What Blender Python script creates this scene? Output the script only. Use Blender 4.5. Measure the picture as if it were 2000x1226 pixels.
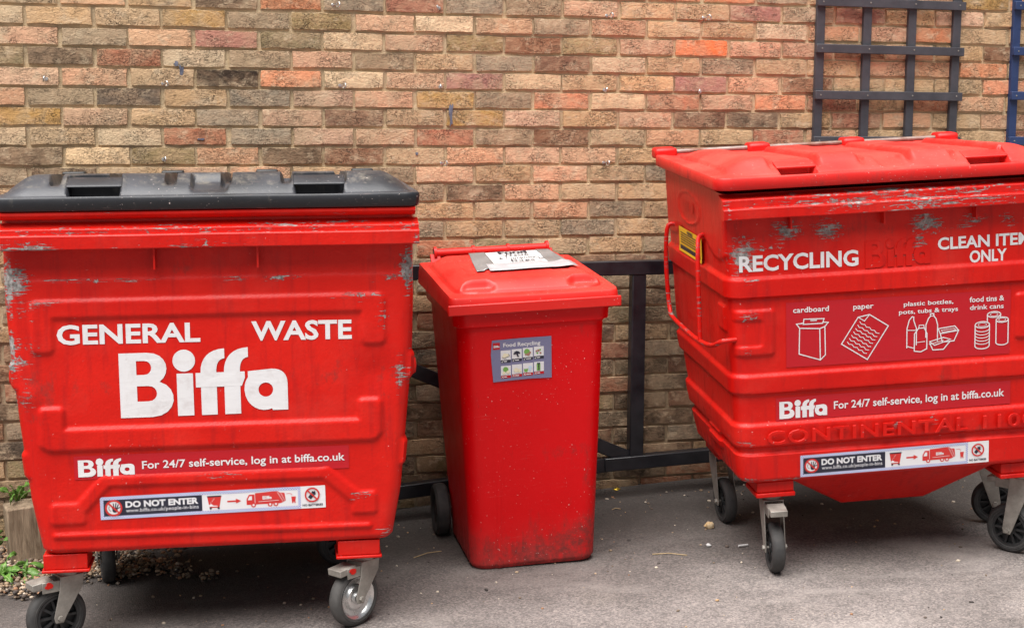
import bpy, math, random
import numpy as np
from mathutils import Matrix, Vector

# ------------------------------------------------------------------ scene, camera, light
SC = bpy.context.scene
for o in list(bpy.data.objects):
    bpy.data.objects.remove(o, do_unlink=True)
COL = SC.collection
R = math.radians

cam_d = bpy.data.cameras.new('camera')
cam_d.sensor_width = 36.0
cam_d.lens = 54.0
cam_d.clip_start = 0.05
cam_d.clip_end = 500.0
cam = bpy.data.objects.new('camera', cam_d)
COL.objects.link(cam)
_yaw, _p, _r = R(-16.39), R(7.4), 0.006
_c, _s, _cp, _sp = math.cos(_yaw), math.sin(_yaw), math.cos(_p), math.sin(_p)
_right = Vector((_c, _s, 0)); _fwd = Vector((-_s * _cp, _c * _cp, -_sp)); _up = Vector((-_s * _sp, _c * _sp, _cp))
_r2 = _right * math.cos(_r) + _up * math.sin(_r)
_u2 = _up * math.cos(_r) - _right * math.sin(_r)
_m = Matrix((_r2, _u2, -_fwd)).transposed().to_4x4()
_m.translation = Vector((0, -5.93, 1.555))
cam.matrix_world = _m
SC.camera = cam

SUN_EL, SUN_AZ = 70.0, 230.0     # azimuth measured clockwise from +Y (the wall's side)
world = bpy.data.worlds.new('World')
SC.world = world
world.use_nodes = True
wn = world.node_tree
wn.nodes.clear()
sky = wn.nodes.new('ShaderNodeTexSky')
sky.sky_type = 'NISHITA'
sky.sun_disc = False
sky.sun_elevation = R(SUN_EL)
sky.sun_rotation = R(SUN_AZ)
sky.air_density = 1.0
sky.dust_density = 4.0
sky.ozone_density = 1.0
hs = wn.nodes.new('ShaderNodeHueSaturation')
hs.inputs['Saturation'].default_value = 0.22
bg = wn.nodes.new('ShaderNodeBackground')
bg.inputs['Strength'].default_value = 0.05
wo = wn.nodes.new('ShaderNodeOutputWorld')
wn.links.new(sky.outputs[0], hs.inputs['Color'])
wn.links.new(hs.outputs[0], bg.inputs['Color'])
wn.links.new(bg.outputs[0], wo.inputs['Surface'])

sun_d = bpy.data.lights.new('sun', 'SUN')
sun_d.energy = 5.0
sun_d.angle = R(62)
sun_d.color = (1.0, 0.97, 0.935)
sun = bpy.data.objects.new('sun', sun_d)
COL.objects.link(sun)
_az, _el = R(SUN_AZ), R(SUN_EL)
_sd = Vector((math.sin(_az) * math.cos(_el), math.cos(_az) * math.cos(_el), math.sin(_el)))
sun.rotation_euler = _sd.to_track_quat('Z', 'Y').to_euler()
sun.location = _sd * 20

SC.view_settings.view_transform = 'Standard'
SC.view_settings.look = 'None'
SC.view_settings.exposure = 0.80
SC.view_settings.gamma = 1.0
SC.view_settings.use_curve_mapping = False

# ------------------------------------------------------------------ helpers
def lin(r, g, b):
    f = lambda v: (v / 255 / 12.92) if v / 255 <= 0.04045 else ((v / 255 + 0.055) / 1.055) ** 2.4
    return (f(r), f(g), f(b), 1.0)

def tag(o, label=None, cat=None, group=None, kind=None):
    if label: o['label'] = label
    if cat: o['category'] = cat
    if group: o['group'] = group
    if kind: o['kind'] = kind
    return o

def empty(name, loc=(0, 0, 0), rot=None):
    o = bpy.data.objects.new(name, None)
    COL.objects.link(o)
    o.empty_display_size = 0.1
    o.location = loc
    if rot is not None: o.rotation_euler = rot
    return o

def link(name, me, mat=None, parent=None):
    o = bpy.data.objects.new(name, me)
    COL.objects.link(o)
    if mat is not None:
        me.materials.clear(); me.materials.append(mat)
    if parent is not None: o.parent = parent
    return o

def bevel(o, w=0.003, seg=2, ang=35):
    m = o.modifiers.new('bevel', 'BEVEL')
    m.width = w; m.segments = seg; m.limit_method = 'ANGLE'; m.angle_limit = R(ang)
    m.harden_normals = False
    return o

class MB:
    """collects boxes, tubes, lathes and grids for ONE mesh"""
    def __init__(s): s.v = []; s.f = []; s.m = []
    def add(s, vs, fs, mi=0):
        b = len(s.v)
        s.v += [tuple(map(float, v)) for v in vs]
        s.f += [tuple(b + i for i in f) for f in fs]
        s.m += [mi] * len(fs)
        return s
    def box(s, x0, x1, y0, y1, z0, z1, M=None, mi=0):
        vs = [(x, y, z) for z in (z0, z1) for y in (y0, y1) for x in (x0, x1)]
        if M is not None: vs = [tuple(M @ Vector(v)) for v in vs]
        return s.add(vs, [(0, 2, 3, 1), (4, 5, 7, 6), (0, 1, 5, 4), (2, 6, 7, 3), (0, 4, 6, 2), (1, 3, 7, 5)], mi)
    def frustum(s, a, b, z0, z1, mi=0):
        """a, b = (x0,x1,y0,y1) at z0 and z1"""
        vs = [(x, y, z0) for y in a[2:] for x in a[:2]] + [(x, y, z1) for y in b[2:] for x in b[:2]]
        return s.add(vs, [(0, 2, 3, 1), (4, 5, 7, 6), (0, 1, 5, 4), (2, 6, 7, 3), (0, 4, 6, 2), (1, 3, 7, 5)], mi)
    def bar(s, p, q, w, h, up=(0, 0, 1), mi=0):
        p, q = Vector(p), Vector(q)
        d = (q - p).normalized(); u = Vector(up)
        a = d.cross(u).normalized(); u = a.cross(d).normalized()
        vs = []
        for c in (p, q):
            for sx, sz in ((-1, -1), (1, -1), (1, 1), (-1, 1)):
                vs.append(tuple(c + a * (sx * w / 2) + u * (sz * h / 2)))
        return s.add(vs, [(0, 1, 2, 3), (7, 6, 5, 4), (0, 4, 5, 1), (1, 5, 6, 2), (2, 6, 7, 3), (3, 7, 4, 0)], mi)
    def prism(s, poly, y0, y1, M=None, mi=0):
        """poly in (x,z), extruded along y"""
        n = len(poly)
        vs = [(x, y0, z) for x, z in poly] + [(x, y1, z) for x, z in poly]
        if M is not None: vs = [tuple(M @ Vector(v)) for v in vs]
        fs = [tuple(range(n)), tuple(range(2 * n - 1, n - 1, -1))]
        fs += [(i, i + n, (i + 1) % n + n, (i + 1) % n) for i in range(n)]
        return s.add(vs, fs, mi)
    def tube(s, path, r, n=10, caps=True, mi=0):
        P = [Vector(p) for p in path]; k = len(P)
        rs = r if hasattr(r, '__len__') else [r] * k
        rings = []; a = None
        for i in range(k):
            d = (P[min(i + 1, k - 1)] - P[max(i - 1, 0)]).normalized()
            if a is None:
                a = d.cross(Vector((0.13, 0.31, 0.94)))
                if a.length < 0.1: a = d.cross(Vector((1, 0, 0)))
            a = (a - d * a.dot(d)).normalized(); b = d.cross(a)
            rings += [tuple(P[i] + (a * math.cos(t) + b * math.sin(t)) * rs[i]) for t in [2 * math.pi * j / n for j in range(n)]]
        fs = []
        for i in range(k - 1):
            for j in range(n):
                fs.append((i * n + j, i * n + (j + 1) % n, (i + 1) * n + (j + 1) % n, (i + 1) * n + j))
        if caps: fs += [tuple(range(n - 1, -1, -1)), tuple((k - 1) * n + j for j in range(n))]
        return s.add(rings, fs, mi)
    def lathe(s, prof, n=32, M=None, mi=0):
        """prof = [(axial, radius)], axis along local y"""
        vs = []
        for a, r in prof:
            for j in range(n):
                t = 2 * math.pi * j / n
                vs.append((r * math.cos(t), a, r * math.sin(t)))
        if M is not None: vs = [tuple(M @ Vector(v)) for v in vs]
        fs = []
        for i in range(len(prof) - 1):
            for j in range(n):
                fs.append((i * n + j, i * n + (j + 1) % n, (i + 1) * n + (j + 1) % n, (i + 1) * n + j))
        return s.add(vs, fs, mi)
    def mesh(s, name, sharp=35):
        me = bpy.data.meshes.new(name)
        me.from_pydata(s.v, [], s.f)
        if any(s.m): me.polygons.foreach_set('material_index', s.m)
        me.polygons.foreach_set('use_smooth', [True] * len(s.f))
        me.update()
        me.set_sharp_from_angle(angle=R(sharp))
        return me
    def build(s, name, mat, parent=None, sharp=35, bev=None):
        o = link(name, s.mesh(name, sharp), mat, parent)
        if bev: bevel(o, bev)
        return o

def fix_normals(me):
    import bmesh
    bm = bmesh.new(); bm.from_mesh(me)
    bmesh.ops.recalc_face_normals(bm, faces=bm.faces)
    bm.to_mesh(me); bm.free()

def attr(me, name, vals):
    a = me.attributes.new(name, 'FLOAT', 'POINT')
    a.data.foreach_set('value', np.asarray(vals, dtype=np.float32))

def catmull(pts, n=8):
    P = [Vector(p) for p in pts]; out = []
    for i in range(len(P) - 1):
        p0 = P[max(i - 1, 0)]; p1 = P[i]; p2 = P[i + 1]; p3 = P[min(i + 2, len(P) - 1)]
        for k in range(n):
            t = k / n
            out.append(0.5 * ((2 * p1) + (p2 - p0) * t + (2 * p0 - 5 * p1 + 4 * p2 - p3) * t * t + (3 * p1 - p0 - 3 * p2 + p3) * t ** 3))
    out.append(P[-1]); return out

def sstep(a, b, x):
    t = np.clip((x - a) / (b - a), 0, 1); return t * t * (3 - 2 * t)

def vnoise(x, z, seed=0):
    """cheap smooth value noise for dents"""
    out = 0
    rng = np.random.RandomState(seed)
    for k in range(7):
        a = rng.uniform(0, 2 * np.pi); f = rng.uniform(0.6, 1.6)
        out = out + np.sin(x * f * np.cos(a) + z * f * np.sin(a) + rng.uniform(0, 6.28))
    return out / 7

# ------------------------------------------------------------------ materials
class NT:
    def __init__(s, name):
        s.mat = bpy.data.materials.new(name); s.mat.use_nodes = True
        s.t = s.mat.node_tree; s.t.nodes.clear()
        s.out = s.n('OutputMaterial'); s.b = s.n('BsdfPrincipled')
        s.t.links.new(s.b.outputs[0], s.out.inputs[0])
    def n(s, typ, **kw):
        nd = s.t.nodes.new('ShaderNode' + typ)
        for k, v in kw.items(): setattr(nd, k, v)
        return nd
    def l(s, a, b): s.t.links.new(a, b)
    def put(s, sock, v):
        if hasattr(v, 'links') or isinstance(v, bpy.types.NodeSocket): s.l(v, sock)
        else: sock.default_value = v
    def math(s, op, a, b=0.0, c=None, clamp=False):
        nd = s.n('Math', operation=op); nd.use_clamp = clamp
        s.put(nd.inputs[0], a); s.put(nd.inputs[1], b)
        if c is not None: s.put(nd.inputs[2], c)
        return nd.outputs[0]
    def noise(s, vec, scale, detail=4, rough=0.55, dist=0.0, lac=2.0):
        nd = s.n('TexNoise'); nd.inputs['Scale'].default_value = scale
        nd.inputs['Detail'].default_value = detail; nd.inputs['Roughness'].default_value = rough
        nd.inputs['Distortion'].default_value = dist; nd.inputs['Lacunarity'].default_value = lac
        s.l(vec, nd.inputs['Vector']); return nd.outputs['Fac']
    def voro(s, vec, scale, feat='F1', out='Distance'):
        nd = s.n('TexVoronoi', feature=feat); nd.inputs['Scale'].default_value = scale
        s.l(vec, nd.inputs['Vector']); return nd.outputs[out]
    def ramp(s, fac, stops):
        nd = s.n('ValToRGB'); s.put(nd.inputs[0], fac)
        els = nd.color_ramp.elements
        while len(els) < len(stops): els.new(0.5)
        for e, (p, c) in zip(els, stops):
            e.position = p; e.color = c if len(c) == 4 else (*c, 1)
        return nd.outputs[0]
    def fr(s, fac, a, b):
        nd = s.n('MapRange'); nd.clamp = True; s.put(nd.inputs[0], fac)
        nd.inputs[1].default_value = a; nd.inputs[2].default_value = b
        return nd.outputs[0]
    def mix(s, fac, a, b, mode='MIX'):
        nd = s.n('MixRGB', blend_type=mode); s.put(nd.inputs[0], fac); s.put(nd.inputs[1], a); s.put(nd.inputs[2], b)
        return nd.outputs[0]
    def obj(s): return s.n('TexCoord').outputs['Object']
    def map(s, vec, scale=(1, 1, 1), loc=None, rot=None):
        nd = s.n('Mapping'); s.l(vec, nd.inputs[0]); nd.inputs['Scale'].default_value = scale
        if rot: nd.inputs['Rotation'].default_value = rot
        if loc is not None: s.put(nd.inputs['Location'], loc)
        return nd.outputs[0]
    def bump(s, h, strength=0.3, dist=0.002, prev=None):
        nd = s.n('Bump'); nd.inputs['Strength'].default_value = strength; nd.inputs['Distance'].default_value = dist
        s.put(nd.inputs['Height'], h)
        if prev is not None: s.l(prev, nd.inputs['Normal'])
        return nd.outputs[0]
    def attr(s, name):
        nd = s.n('Attribute'); nd.attribute_name = name; return nd.outputs['Fac']
    def done(s, col=None, rough=None, normal=None, metal=None, spec=None):
        i = s.b.inputs
        if col is not None: s.put(i['Base Color'], col)
        if rough is not None: s.put(i['Roughness'], rough)
        if normal is not None: s.l(normal, i['Normal'])
        if metal is not None: s.put(i['Metallic'], metal)
        if spec is not None: s.put(i['Specular IOR Level'], spec)
        return s.mat

def m_paint(name, c1, c2, seed, rough=0.42, lump=0.5):
    """thick hand-brushed enamel on galvanised steel, chipped where the 'wear' attribute is high"""
    N = NT(name); v = N.map(N.obj(), loc=(seed, seed * 1.7, seed * .3))
    low = N.noise(v, 3.0, 5, .6); fine = N.noise(N.map(v, (1, 1, 1)), 26, 6, .62)
    col = N.mix(N.fr(low, .35, .68), c1, c2)
    streak = N.noise(N.map(v, (14, 14, 1.6)), 2.2, 5, .6)
    col = N.mix(N.math('MULTIPLY', N.fr(streak, .52, .72), .42), col, (.22, .006, .008, 1))
    col = N.mix(N.math('MULTIPLY', N.fr(N.noise(v, 4.5, 6, .66), .50, .70), .30), col, (.60, .045, .032, 1))
    ch = N.noise(N.map(v, (1, 1, 1.4)), 40, 9, .74)
    scr = N.noise(N.map(v, (5, 5, 60), rot=(0, .12, 0)), 3.0, 5, .7)
    ch = N.math('MAXIMUM', ch, N.math('MULTIPLY', scr, 1.02))
    wv = N.math('ADD', ch, N.math('MULTIPLY', N.attr('wear'), .48))
    chip = N.fr(wv, .785, .803)
    rim = N.fr(wv, .735, .79)
    grey = N.ramp(N.noise(v, 70, 5, .7), [(.30, (.075, .060, .052)), (.46, (.20, .19, .185)), (.62, (.36, .35, .34))])
    col = N.mix(N.math('MULTIPLY', rim, .55), col, (.20, .012, .010, 1))
    col = N.mix(chip, col, grey)
    fs = N.fr(N.noise(N.map(v, (8, 8, 90), rot=(0, .5, 0)), 3.0, 4, .7), .70, .73)
    fs2 = N.fr(N.noise(N.map(v, (90, 90, 7), rot=(0, .2, 0)), 3.0, 4, .7), .70, .73)
    col = N.mix(N.math('MULTIPLY', N.math('MAXIMUM', fs, fs2), .45), col, (.30, .05, .045, 1))
    dn = N.noise(N.map(v, (1, 1, .55)), 20, 7, .7)
    dirt = N.math('MULTIPLY', N.fr(N.math('ADD', dn, N.math('MULTIPLY', N.attr('dirt'), .45)), .68, .90), .72)
    col = N.mix(dirt, col, (.075, .030, .024, 1))
    spk = N.math('MULTIPLY', N.fr(N.noise(v, 95, 3, .6), .70, .73), N.fr(N.noise(v, 5, 3, .6), .50, .62))
    col = N.mix(N.math('MULTIPLY', spk, .75), col, (.55, .45, .43, 1))
    h = N.math('ADD', N.math('MULTIPLY', fine, .8), N.math('MULTIPLY', N.noise(v, 110, 3, .5), .35))
    h = N.math('SUBTRACT', h, N.math('MULTIPLY', chip, .55))
    rg = N.math('ADD', N.math('MULTIPLY', low, .18), rough - .09)
    rg = N.math('ADD', rg, N.math('MULTIPLY', chip, .2))
    rg = N.math('ADD', rg, N.math('MULTIPLY', dirt, .25))
    return N.done(col, rg, N.bump(h, lump, .004), spec=.24)

def m_plastic(name, c1, c2, seed, rough=0.45, dirtcol=(.09, .035, .03, 1), bump=.12, scr=.35, fade_sheen=None, spec=.4):
    N = NT(name); v = N.map(N.obj(), loc=(seed, seed * .7, seed * 1.3))
    low = N.noise(v, 2.6, 5, .62); col = N.mix(N.fr(low, .3, .7), c1, c2)
    if fade_sheen is not None:
        col = N.mix(N.math('MULTIPLY', N.fr(N.noise(v, 5, 3, .5), .25, .75), N.math('MULTIPLY', N.attr('dust_sheen'), .7)), col, fade_sheen)  # paler tone: sky sheen painted on lid tops, scuffs on the body
    sc = N.fr(N.noise(N.map(v, (1.5, 1.5, 30), rot=(.1, .2, .4)), 6, 5, .7), .64, .74)
    col = N.mix(N.math('MULTIPLY', sc, scr * .5), col, (.5, .34, .3, 1))
    dn = N.noise(N.map(v, (2.2, 2.2, .7)), 9, 8, .72)
    dirt = N.math('MULTIPLY', N.fr(N.math('ADD', dn, N.math('MULTIPLY', N.attr('dirt'), .45)), .64, .86), .72)
    dirt = N.math('MULTIPLY', dirt, N.fr(N.noise(v, 38, 7, .75), .34, .60))
    col = N.mix(dirt, col, dirtcol)
    spk = N.math('MULTIPLY', N.fr(N.noise(v, 140, 3, .55), .69, .72), N.fr(N.noise(v, 4, 3, .6), .42, .58))
    col = N.mix(N.math('MULTIPLY', spk, .8), col, (.66, .55, .52, 1))
    h = N.math('ADD', N.noise(v, 18, 4, .6), N.math('MULTIPLY', N.noise(v, 180, 3, .5), .4))
    rg = N.math('ADD', N.math('MULTIPLY', N.noise(v, 14, 5, .6), .25), rough - .12)
    rg = N.math('ADD', rg, N.math('MULTIPLY', dirt, .3))
    return N.done(col, rg, N.bump(h, bump, .003), spec=spec)

def m_simple(name, c1, c2, scale=20, rough=.6, bump=.2, metal=0.0, bs=60, dist=.002):
    N = NT(name); v = N.obj()
    f = N.noise(v, scale, 6, .65)
    col = N.mix(N.fr(f, .32, .68), c1, c2)
    return N.done(col, N.math('ADD', N.math('MULTIPLY', f, .2), rough - .1), N.bump(N.noise(v, bs, 5, .6), bump, dist), metal)

def m_vinyl(name, c, rough=.38, dirt=.12, dcol=(.25, .2, .19, 1), scuff=.0):
    N = NT(name); v = N.obj()
    n = N.noise(v, 16, 7, .7)
    col = N.mix(N.math('MULTIPLY', N.fr(n, .5, .78), dirt), c, dcol)
    sp = N.fr(N.noise(v, 70, 4, .6), .70, .74)
    col = N.mix(N.math('MULTIPLY', sp, scuff), col, (.3, .05, .04, 1))
    wr = N.noise(N.map(v, (6, 6, 26)), 2.0, 3, .5, 1.5)
    return N.done(col, N.math('ADD', N.math('MULTIPLY', n, .2), rough - .1), N.bump(wr, .14, .004))

RED_A, RED_B = (.62, .012, .010, 1), (.72, .022, .015, 1)
PAINT_L = m_paint('red_enamel_worn', (.50, .006, .003, 1), (.60, .011, .005, 1), 3.1, .40, .55)
PAINT_R = m_paint('red_enamel_ribbed', (.50, .005, .003, 1), (.59, .010, .005, 1), 9.7, .40, .45)
PLASTIC_RED = m_plastic('red_polythene_body', (.58, .001, .003, 1), (.66, .002, .005, 1), 2.3, .38, bump=.10, fade_sheen=(.42, .12, .11, 1), spec=.22)
PLASTIC_RED_LID = m_plastic('red_polythene_lid', (.54, .006, .004, 1), (.60, .012, .008, 1), 5.5, .46, bump=.10, fade_sheen=(.68, .07, .05, 1))
LID_RED = m_plastic('red_faded_lid', (.54, .006, .005, 1), (.60, .012, .009, 1), 7.7, .46, bump=.12, fade_sheen=(.70, .085, .065, 1))
LID_BLACK = m_plastic('black_polythene_lid', (.009, .010, .012, 1), (.017, .018, .022, 1), 4.4, .40, dirtcol=(.22, .19, .15, 1), bump=.2, scr=.5, fade_sheen=(.075, .080, .095, 1))  # bluish pale tone paints sky sheen over the lid's dust
RUBBER = m_simple('rubber', (.018, .018, .019, 1), (.055, .052, .050, 1), 18, .75, .3)
RUBBER_GREY = m_simple('grey_rubber', (.040, .039, .038, 1), (.085, .080, .076, 1), 14, .8, .3)
STEEL = m_simple('dull_galvanised_steel', (.20, .185, .165, 1), (.36, .335, .30, 1), 22, .5, .25, .35)
CHROME = m_simple('zinc_bright_steel', (.55, .55, .54, 1), (.72, .72, .72, 1), 30, .28, .1, .9)
BLACK_PLASTIC = m_simple('black_plastic', (.014, .014, .015, 1), (.03, .03, .031, 1), 25, .5, .15)
RUSTY = m_simple('rusty_rod', (.16, .06, .03, 1), (.34, .31, .29, 1), 9, .55, .3, .4)
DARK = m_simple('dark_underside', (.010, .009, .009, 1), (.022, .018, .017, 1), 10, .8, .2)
WHITE = m_vinyl('white_vinyl', (.68, .675, .69, 1), .42, .32, (.40, .36, .36, 1))
WHITE_WORN = m_vinyl('white_vinyl_scuffed', (.68, .675, .69, 1), .42, .55, (.42, .36, .35, 1), .35)
VRED = m_vinyl('crimson_vinyl', (.44, .002, .010, 1), .33, .12, (.3, .03, .03, 1))
VRED2 = m_vinyl('scarlet_print', (.54, .025, .022, 1), .4, .05)
NAVY = m_vinyl('navy_print', (.012, .013, .030, 1), .4, .05)
SLATE = m_vinyl('slate_blue_print', (.17, .17, .29, 1), .34, .15)
GREEN = m_vinyl('green_print', (.16, .36, .07, 1), .4, .05)
BROWN = m_vinyl('brown_print', (.35, .17, .12, 1), .4, .05)
CREAM = m_vinyl('cream_print', (.72, .66, .48, 1), .4, .05)
PALEBLUE = m_vinyl('pale_blue_print', (.5, .62, .75, 1), .4, .05)
YELLOW = m_vinyl('yellow_label', (.72, .46, .01, 1), .4, .25, (.3, .18, .02, 1))
TAPE = m_simple('silver_duct_tape', (.17, .17, .17, 1), (.26, .255, .255, 1), 12, .38, .2, .2)
TAPE_BRIGHT = m_simple('bright_duct_tape', (.42, .43, .46, 1), (.56, .57, .60, 1), 14, .32, .25, .25)
RAIL_BLACK = m_simple('black_railing_paint', (.008, .008, .011, 1), (.022, .022, .027, 1), 15, .34, .3)
TRELLIS_GREY = m_simple('slate_grey_wood_paint', (.042, .041, .050, 1), (.070, .068, .080, 1), 12, .55, .3, bs=90)
TRELLIS_BLUE = m_simple('navy_blue_wood_paint', (.014, .030, .095, 1), (.026, .050, .14, 1), 12, .5, .3, bs=90)
BLUE_PAINT = m_simple('blue_grey_paint_mark', (.07, .075, .11, 1), (.20, .21, .27, 1), 40, .7, .3)
BREAD = m_simple('bread', (.55, .33, .12, 1), (.75, .62, .42, 1), 40, .9, .6)
PAPER = m_simple('paper', (.56, .555, .55, 1), (.64, .635, .63, 1), 20, .8, .1)
FOIL = m_simple('gold_foil', (.55, .36, .03, 1), (.72, .50, .06, 1), 30, .25, .3, .7)
STRAW = m_simple('dry_straw', (.34, .24, .12, 1), (.48, .36, .20, 1), 30, .8, .2)

def m_checker():
    N = NT('blue_white_checker_print')
    ck = N.n('TexChecker'); ck.inputs['Color1'].default_value = (.045, .085, .38, 1)
    ck.inputs['Color2'].default_value = (.78, .78, .82, 1); ck.inputs['Scale'].default_value = 1.0
    N.l(N.map(N.obj(), (250, .0, 250), loc=(.5, .5, .5)), ck.inputs['Vector'])
    return N.done(ck.outputs[0], .4)
CHECK = m_checker()

def m_brick(name, use_attr):
    N = NT(name); v0 = N.obj()
    if use_attr:
        a = N.n('Attribute'); a.attribute_name = 'tint'; base = a.outputs['Color']
        v = v0
    else:
        oi = N.n('ObjectInfo'); base = oi.outputs['Color']
        cmb = N.n('CombineXYZ')
        for i, k in enumerate((37.0, 91.0, 53.0)): N.put(cmb.inputs[i], N.math('MULTIPLY', oi.outputs['Random'], k))
        v = N.map(v0, loc=cmb.outputs[0])
    big = N.noise(N.map(v, (1, 1, 1.4)), 9, 6, .62, .6)
    col = N.mix(N.fr(big, .40, .62), base, N.mix(.45, base, (.60, .40, .25, 1)))
    tan = N.noise(N.map(v, (1, 1, .8), loc=(2, 9, 1)), 7, 5, .6, .4)
    col = N.mix(N.math('MULTIPLY', N.fr(tan, .52, .60), .38), col, (.50, .385, .25, 1))
    blot = N.noise(N.map(v, (1, 1, 1.2)), 13, 7, .66, .3)
    col = N.mix(N.math('MULTIPLY', N.fr(blot, .56, .70), .55), col, N.mix(.55, base, (.08, .066, .052, 1)))
    pale = N.noise(N.map(v, (1, 1, 1.3), loc=(5, 3, 8)), 15, 8, .7)
    col = N.mix(N.math('MULTIPLY', N.fr(pale, .54, .64), .55), col, (.68, .53, .36, 1))
    warp = N.noise(N.map(v, (1, 1, 2.2)), 26, 5, .6, 2.2)
    crack = N.math('ABSOLUTE', N.math('SUBTRACT', warp, .5))
    cm = N.math('MULTIPLY', N.math('SUBTRACT', 1.0, N.fr(crack, .004, .018)), N.fr(N.noise(v, 12, 3, .5), .46, .60))
    col = N.mix(N.math('MULTIPLY', cm, .9), col, (.055, .038, .028, 1))
    pit = N.fr(N.noise(v, 130, 3, .6), .66, .72)
    col = N.mix(N.math('MULTIPLY', pit, .45), col, (.06, .045, .035, 1))
    col = N.mix(.35, col, N.mix(1.0, col, N.ramp(N.noise(v, 75, 5, .7), [(.3, (.55, .55, .55)), (.7, (1.25, 1.22, 1.18))]), 'MULTIPLY'))
    h = N.math('ADD', N.math('MULTIPLY', N.noise(N.map(v, (1, 1, 1.8)), 38, 8, .66, .8), 1.0), N.math('MULTIPLY', N.noise(v, 150, 4, .6), .3))
    h = N.math('SUBTRACT', h, N.math('MULTIPLY', cm, .8))
    h = N.math('SUBTRACT', h, N.math('MULTIPLY', pit, .4))
    if not use_attr:      # mortar smeared raggedly over the arrises
        ax = N.n('SeparateXYZ'); N.l(v0, ax.inputs[0])
        ex = N.math('SUBTRACT', N.math('ABSOLUTE', ax.outputs[0]), .1130)
        ez = N.math('SUBTRACT', N.math('ABSOLUTE', ax.outputs[2]), .0292)
        e = N.math('ADD', N.math('MAXIMUM', ex, ez), N.math('MULTIPLY', N.math('SUBTRACT', N.noise(v, 42, 6, .68), .5), .026))
        col = N.mix(N.math('MULTIPLY', N.fr(e, .0006, .0024), .75), col, (.55, .42, .265, 1))
    return N.done(col, .9, N.bump(h, .9, .007), spec=.2)
BRICK = m_brick('stock_brick', False)
BRICK_FAR = m_brick('stock_brick_joined', True)

def m_mortar():
    N = NT('sandy_mortar'); v = N.obj()
    n = N.noise(v, 18, 7, .65)
    col = N.mix(N.fr(n, .35, .68), (.48, .36, .22, 1), (.70, .55, .36, 1))
    col = N.mix(N.math('MULTIPLY', N.fr(N.noise(v, 5, 4, .6), .5, .7), .35), col, (.33, .26, .19, 1))
    col = N.mix(N.fr(N.noise(v, 160, 3, .6), .64, .70), col, (.20, .15, .10, 1))
    sz = N.n('SeparateXYZ'); N.l(v, sz.inputs[0])
    lo = N.math('SUBTRACT', N.math('MULTIPLY', N.noise(v, 2.5, 6, .65), 1.1), sz.outputs[2])
    col = N.mix(N.math('MULTIPLY', N.fr(lo, -.35, .25), .55), col, (.16, .12, .085, 1))  # low mortar darkened: painted gap shade mixed with splash dirt
    return N.done(col, .95, N.bump(N.math('ADD', N.noise(v, 45, 6, .65), N.math('MULTIPLY', N.noise(v, 220, 3, .5), .5)), .7, .006), spec=.2)
MORTAR = m_mortar()

def m_asphalt():
    N = NT('weathered_tarmac'); v = N.obj()
    big = N.noise(v, 1.1, 6, .62); mid = N.noise(v, 6, 6, .65); agg = N.voro(v, 170, 'F1', 'Color')
    sep = N.n('SeparateColor'); N.l(agg, sep.inputs[0])
    col = N.mix(N.fr(big, .35, .68), (.140, .122, .116, 1), (.225, .200, .190, 1))
    col = N.mix(N.math('MULTIPLY', N.fr(mid, .50, .72), .5), col, (.098, .086, .080, 1))
    col = N.mix(N.math('MULTIPLY', N.fr(N.noise(v, 3.2, 5, .6), .55, .7), .4), col, (.225, .198, .180, 1))
    col = N.mix(.55, col, N.mix(1.0, col, N.ramp(sep.outputs[0], [(0, (.30, .30, .31)), (.55, (1, 1, 1)), (1, (1.95, 1.88, 1.8))]), 'MULTIPLY'))
    st = N.noise(N.map(v, (1, 2.2, 1), loc=(3, 1, 0)), .9, 7, .66, .8)
    col = N.mix(N.math('MULTIPLY', N.fr(st, .52, .68), .36), col, (.075, .066, .061, 1))
    du = N.noise(N.map(v, (1, 1.8, 1), loc=(8, 4, 0)), 1.6, 7, .66, .5)
    col = N.mix(N.math('MULTIPLY', N.fr(du, .52, .68), .55), col, (.32, .285, .265, 1))
    fl = N.fr(N.noise(v, 260, 2, .5), .70, .74)
    col = N.mix(N.math('MULTIPLY', fl, .6), col, (.50, .45, .40, 1))
    dk = N.fr(N.noise(v, 210, 2, .5), .69, .73)
    col = N.mix(N.math('MULTIPLY', dk, .6), col, (.035, .032, .030, 1))
    # wall-foot grime, its band widened to paint in the shade behind the bins
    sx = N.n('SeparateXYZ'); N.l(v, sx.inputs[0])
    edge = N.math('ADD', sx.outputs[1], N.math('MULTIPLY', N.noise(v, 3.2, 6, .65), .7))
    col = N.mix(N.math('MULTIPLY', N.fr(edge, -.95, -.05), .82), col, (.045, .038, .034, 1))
    h = N.math('ADD', N.math('MULTIPLY', N.voro(v, 170), .8), N.noise(v, 60, 6, .65))
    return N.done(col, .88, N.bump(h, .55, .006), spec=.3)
ASPHALT = m_asphalt()

def m_gravel():
    N = NT('mixed_gravel')
    a = N.n('Attribute'); a.attribute_name = 'tint'; v = N.obj()
    col = N.mix(.5, a.outputs['Color'], N.mix(1.0, a.outputs['Color'], N.ramp(N.noise(v, 120, 4, .6), [(.3, (.6, .6, .6)), (.7, (1.3, 1.3, 1.3))]), 'MULTIPLY'))
    return N.done(col, .8, N.bump(N.noise(v, 200, 3, .5), .3, .002))
GRAVEL = m_gravel()

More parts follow.
